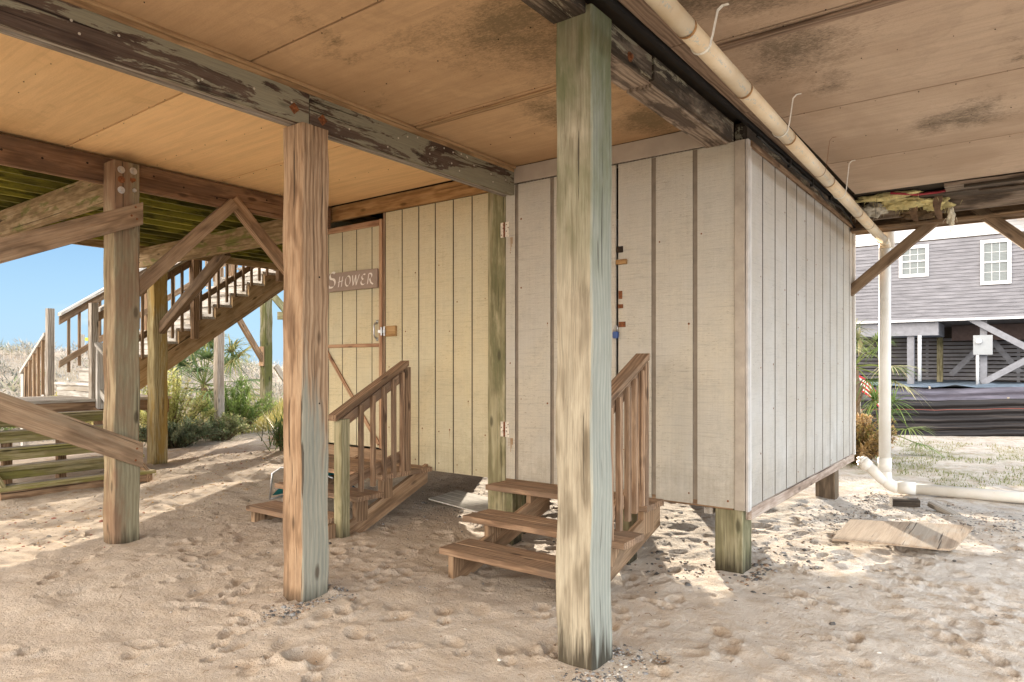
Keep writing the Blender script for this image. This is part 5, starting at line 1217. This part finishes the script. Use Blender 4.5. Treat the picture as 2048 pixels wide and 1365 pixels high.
M_GLASS = NB('window_glass'); M_GLASS.b.inputs['Specular IOR Level'].default_value = .8; M_GLASS = M_GLASS.done((.07, .09, .10), .25)
for i, (y0, y1, z0, z1) in enumerate(WIN):
    fr = MB(); t_ = .075
    for a, b_ in (((y0 - .03, z0 - .04), (y1 + .03, z0 + t_)), ((y0 - .03, z1 - t_), (y1 + .03, z1 + .04)), ((y0 - .03, z0 + t_), (y0 + t_, z1 - t_)), ((y1 - t_, z0 + t_), (y1 + .03, z1 - t_))): fr.box((NX - .06, a[0], a[1]), (NX + .02, b_[0], b_[1]))
    zm = (z0 + z1) / 2; fr.box((NX - .045, y0 + t_, zm - .025), (NX + .015, y1 - t_, zm + .025)); f = fr.build('window', M_WHITE, nh)
    MB().box((NX + .0, y0 + t_, z0 + t_), (NX + .012, y1 - t_, z1 - t_)).build('pane', M_GLASS, f)
    g = MB(); n = 2
    for k in (1, 2): yy = y0 + t_ + (y1 - y0 - 2 * t_) * k / 3; g.box((NX - .012, yy - .007, z0 + t_), (NX - .002, yy + .007, z1 - t_))
    for zz in ((z0 + t_ + zm - .025) / 2, (z1 - t_ + zm + .025) / 2): g.box((NX - .014, y0 + t_, zz - .007), (NX - .003, y1 - t_, zz + .007))
    g.build('muntins', M_WHITE, f)
    bl = MB(); z = z0 + t_ + .02
    while z < z1 - t_: bl.box((NX - .001, y0 + t_ + .01, z), (NX - .0002, y1 - t_ - .01, z + .026)); z += .045
    bl.build('blinds', plain('blind_slats', (.20, .23, .235), .7, 0, .05), f)
ng = .72
for (y, s_) in ((3.05, .22), (2.42, .20), (.90, .2), (-2.2, .2), (5.5, .2), (-5, .2)):
    xx = NX + (.25 if y != 2.42 else 3.4)
    bar('stilt_post', (xx, y, ng - .8), (xx + s_, y + s_, 2.9), M_GRP if y != 2.42 else W_GREEN(), nh, 2)
MB().box((NX + .15, 2.30, 2.42), (NX + 2.5, 5.6, 2.88)).build('floor_beam', M_GRP, nh)
MB().box((NX + 3.0, -8, 2.30), (NX + 3.3, 2.1, 2.88)).build('floor_beam', plain('floor_beam_dark', (.14, .10, .09), .9), nh)
def xbar(p0, p1, name='cross_brace'): board(name, p0, p1, .20, .07, M_GRP, nh)
xbar((NX + .12, 1.35, 2.95), (NX + .12, -1.75, .90)); xbar((NX + .20, 1.05, .75), (NX + .20, -1.8, 2.6))
xbar((NX + 3.6, 2.15, 1.0), (NX + 3.6, .9, 2.45)); xbar((NX + 3.7, .95, 2.45), (NX + 3.7, .0, 1.1))
MB().box((NX - .02, .74, 1.72), (NX + .22, 1.30 - .02, 2.38)).build('meter_box', plain('meter_box_gray', (.30, .32, .34), .5, .1, .05), nh)
mm = MB(); mm.tube([(NX - .02, 1.12, 2.17), (NX - .10, 1.12, 2.17)], .085, 20); mm.build('meter', plain('meter_glass', (.75, .75, .74), .3), nh, True)
MB().tube([(NX + .05, 1.16, .7), (NX + .05, 1.16, 1.72)], .05, 12).build('conduit', M_WHITE, nh, True)
MB().tube([(NX + .06, 2.86, .8), (NX + .06, 2.86, 2.42)], .06, 12).build('conduit', M_WHITE, nh, True)
sc_ = thing('slat_screen', 'gray horizontal slat screen closing the space under the neighbouring house', 'screen', (NX + 4.5, 0, .7))
MB().box((NX + 4.75, -9, .3), (NX + 4.8, 7.6, 2.9)).build('dark_gap_panel', plain('dark_backing', (.07, .055, .045), .9), sc_)  # dark panel added so the gaps between the slats look dark
z = .78; k = 0
while z < 2.35: bar('slat', (NX + 4.5, -9, z), (NX + 4.53, 7.5, z + .115), plain('slat_gray_purple', (.23, .225, .24), .8, 0, .15, 3), sc_, 1); z += .155
for y in (-6, -3, 0, 3, 6): bar('screen_post', (NX + 4.535, y, .3), (NX + 4.63, y + .1, 2.4), M_GRP, sc_, 2)
tarp_m = plain('tarp_blue_gray', (.13, .17, .22), .7, 0, .35, 5, .03)
xs_ = np.linspace(24.5, 34, 40); ys_ = np.linspace(-9, 7, 60); X_, Y_ = np.meshgrid(xs_, ys_, indexing='ij'); Z_ = .66 + .10 * vnoise(X_ * 1.3, Y_ * 1.3, 1) + .05 * vnoise(X_ * 4, Y_ * 4, 2) + .06
V = np.column_stack([X_.ravel(), Y_.ravel(), Z_.ravel()]); id_ = np.arange(V.shape[0]).reshape(X_.shape)
F = np.column_stack([id_[:-1, :-1].ravel(), id_[1:, :-1].ravel(), id_[1:, 1:].ravel(), id_[:-1, 1:].ravel()])
tp = fast_mesh('ground_tarp', V, F, tarp_m, np.zeros(len(F)), (29, 0, .7)); tag(tp, 'wrinkled blue-gray tarp covering the ground under the neighbouring house', 'tarp')
# silt fences
def silt(name, label, pts, h_, seed, mat, line=True):
    t = thing(name, label, 'silt fence', (pts[0][0], pts[0][1], 0), 'black silt fences'); rr = random.Random(seed)
    P_ = []
    for a, b_ in zip(pts, pts[1:]):
        n = int((Vector(b_) - Vector(a)).length / .12)
        for k in range(n): P_.append(Vector(a).lerp(Vector(b_), k / n))
    P_.append(Vector(pts[-1])); nv = 30; vs = []
    for i, p in enumerate(P_):
        z0 = gz(p.x, p.y)
        for j in range(nv + 1):
            f = j / nv; wob = .045 * math.sin(f * 34 + 1.2 * math.sin(i * .07)) * (1 - .3 * f) + .02 * mnoise.noise(Vector((i * .08, f * 5, seed)))
            vs.append((p.x + wob, p.y, z0 - .08 + (h_ + .08) * f + .02 * math.sin(i * .13)))
    fs = [(i * (nv + 1) + j, (i + 1) * (nv + 1) + j, (i + 1) * (nv + 1) + j + 1, i * (nv + 1) + j + 1) for i in range(len(P_) - 1) for j in range(nv)]
    a = np.array(vs); c = a.mean(0); mesh_obj('fabric', a - c, fs, mat, t, None, True, Matrix.Translation(Vector(map(float, c))))
    for i in range(0, len(P_), 18):
        p = P_[i]; z0 = gz(p.x, p.y); bar('stake', (p.x + .05, p.y - .02, z0 - .2), (p.x + .09, p.y + .02, z0 + h_ + .04), W_GRAY(), t, 2)
    if line: MB().tube([(p.x - .045, p.y, gz(p.x, p.y) + h_ * .74 + .02 * math.sin(i * .13)) for i, p in enumerate(P_)], .004, 5).build('orange_line', plain('line_orange', (.30, .07, .05), .6), t)
sm = NB('silt_fabric_black'); _p = sm.pos(); _n = sm.noise(_p, 1, 4, .6, .4, (.6, .35, 34)); sm = sm.done(sm.mix(sm.mr(_n, .52, .72), (.018, .016, .017), (.09, .07, .06)), .55)
sm2 = NB('silt_fabric_gray'); _p = sm2.pos(); _n = sm2.noise(_p, 1, 4, .6, .4, (1, 1.2, 14)); sm2 = sm2.done(sm2.mix(sm2.mr(_n, .4, .7), (.07, .065, .085), (.15, .14, .18)), .5)
silt('silt_fence', 'near black silt fence with an orange line, standing on the sand at right', [(14.6, 6.5), (14.85, 2.6), (15.6, 1.2), (16.3, -.5), (18, -6)], .70, 2, sm)
silt('silt_fence', 'far gray-black silt fence forming a corner behind the near one', [(18.6, 6), (18.8, 2.6), (19.5, 1.45), (20.3, -.4), (21.0, -6)], .84, 5, sm2, False)
# flag
fl = thing('small_flag', 'small red and white striped flag on a stick beside the palm', 'flag', (13.2, 2.2, 0))
MB().tube([(13.2, 2.20, -.1), (13.2, 2.27, 1.25)], .008, 6).build('stick', W_GRAY(), fl)
m = MB(); n = 12
for s_ in range(7):
    for k in range(n):
        def q(u, v): return (13.19 + .03 * math.sin(u * 7), 2.26 - u * .42 - .05 * v, 1.20 - v * .30 - u * .38 + .02 * math.sin(u * 6))
        u0, u1 = k / n, (k + 1) / n; v0, v1 = s_ / 7, (s_ + 1) / 7; m.add([q(u0, v0), q(u1, v0), q(u1, v1), q(u0, v1)], [(0, 1, 2, 3)], s_ % 2)
m.build('cloth', [plain('flag_red', (.50, .03, .04), .7, 0, .1), plain('flag_white', (.75, .73, .72), .7, 0, .05)], fl, True)
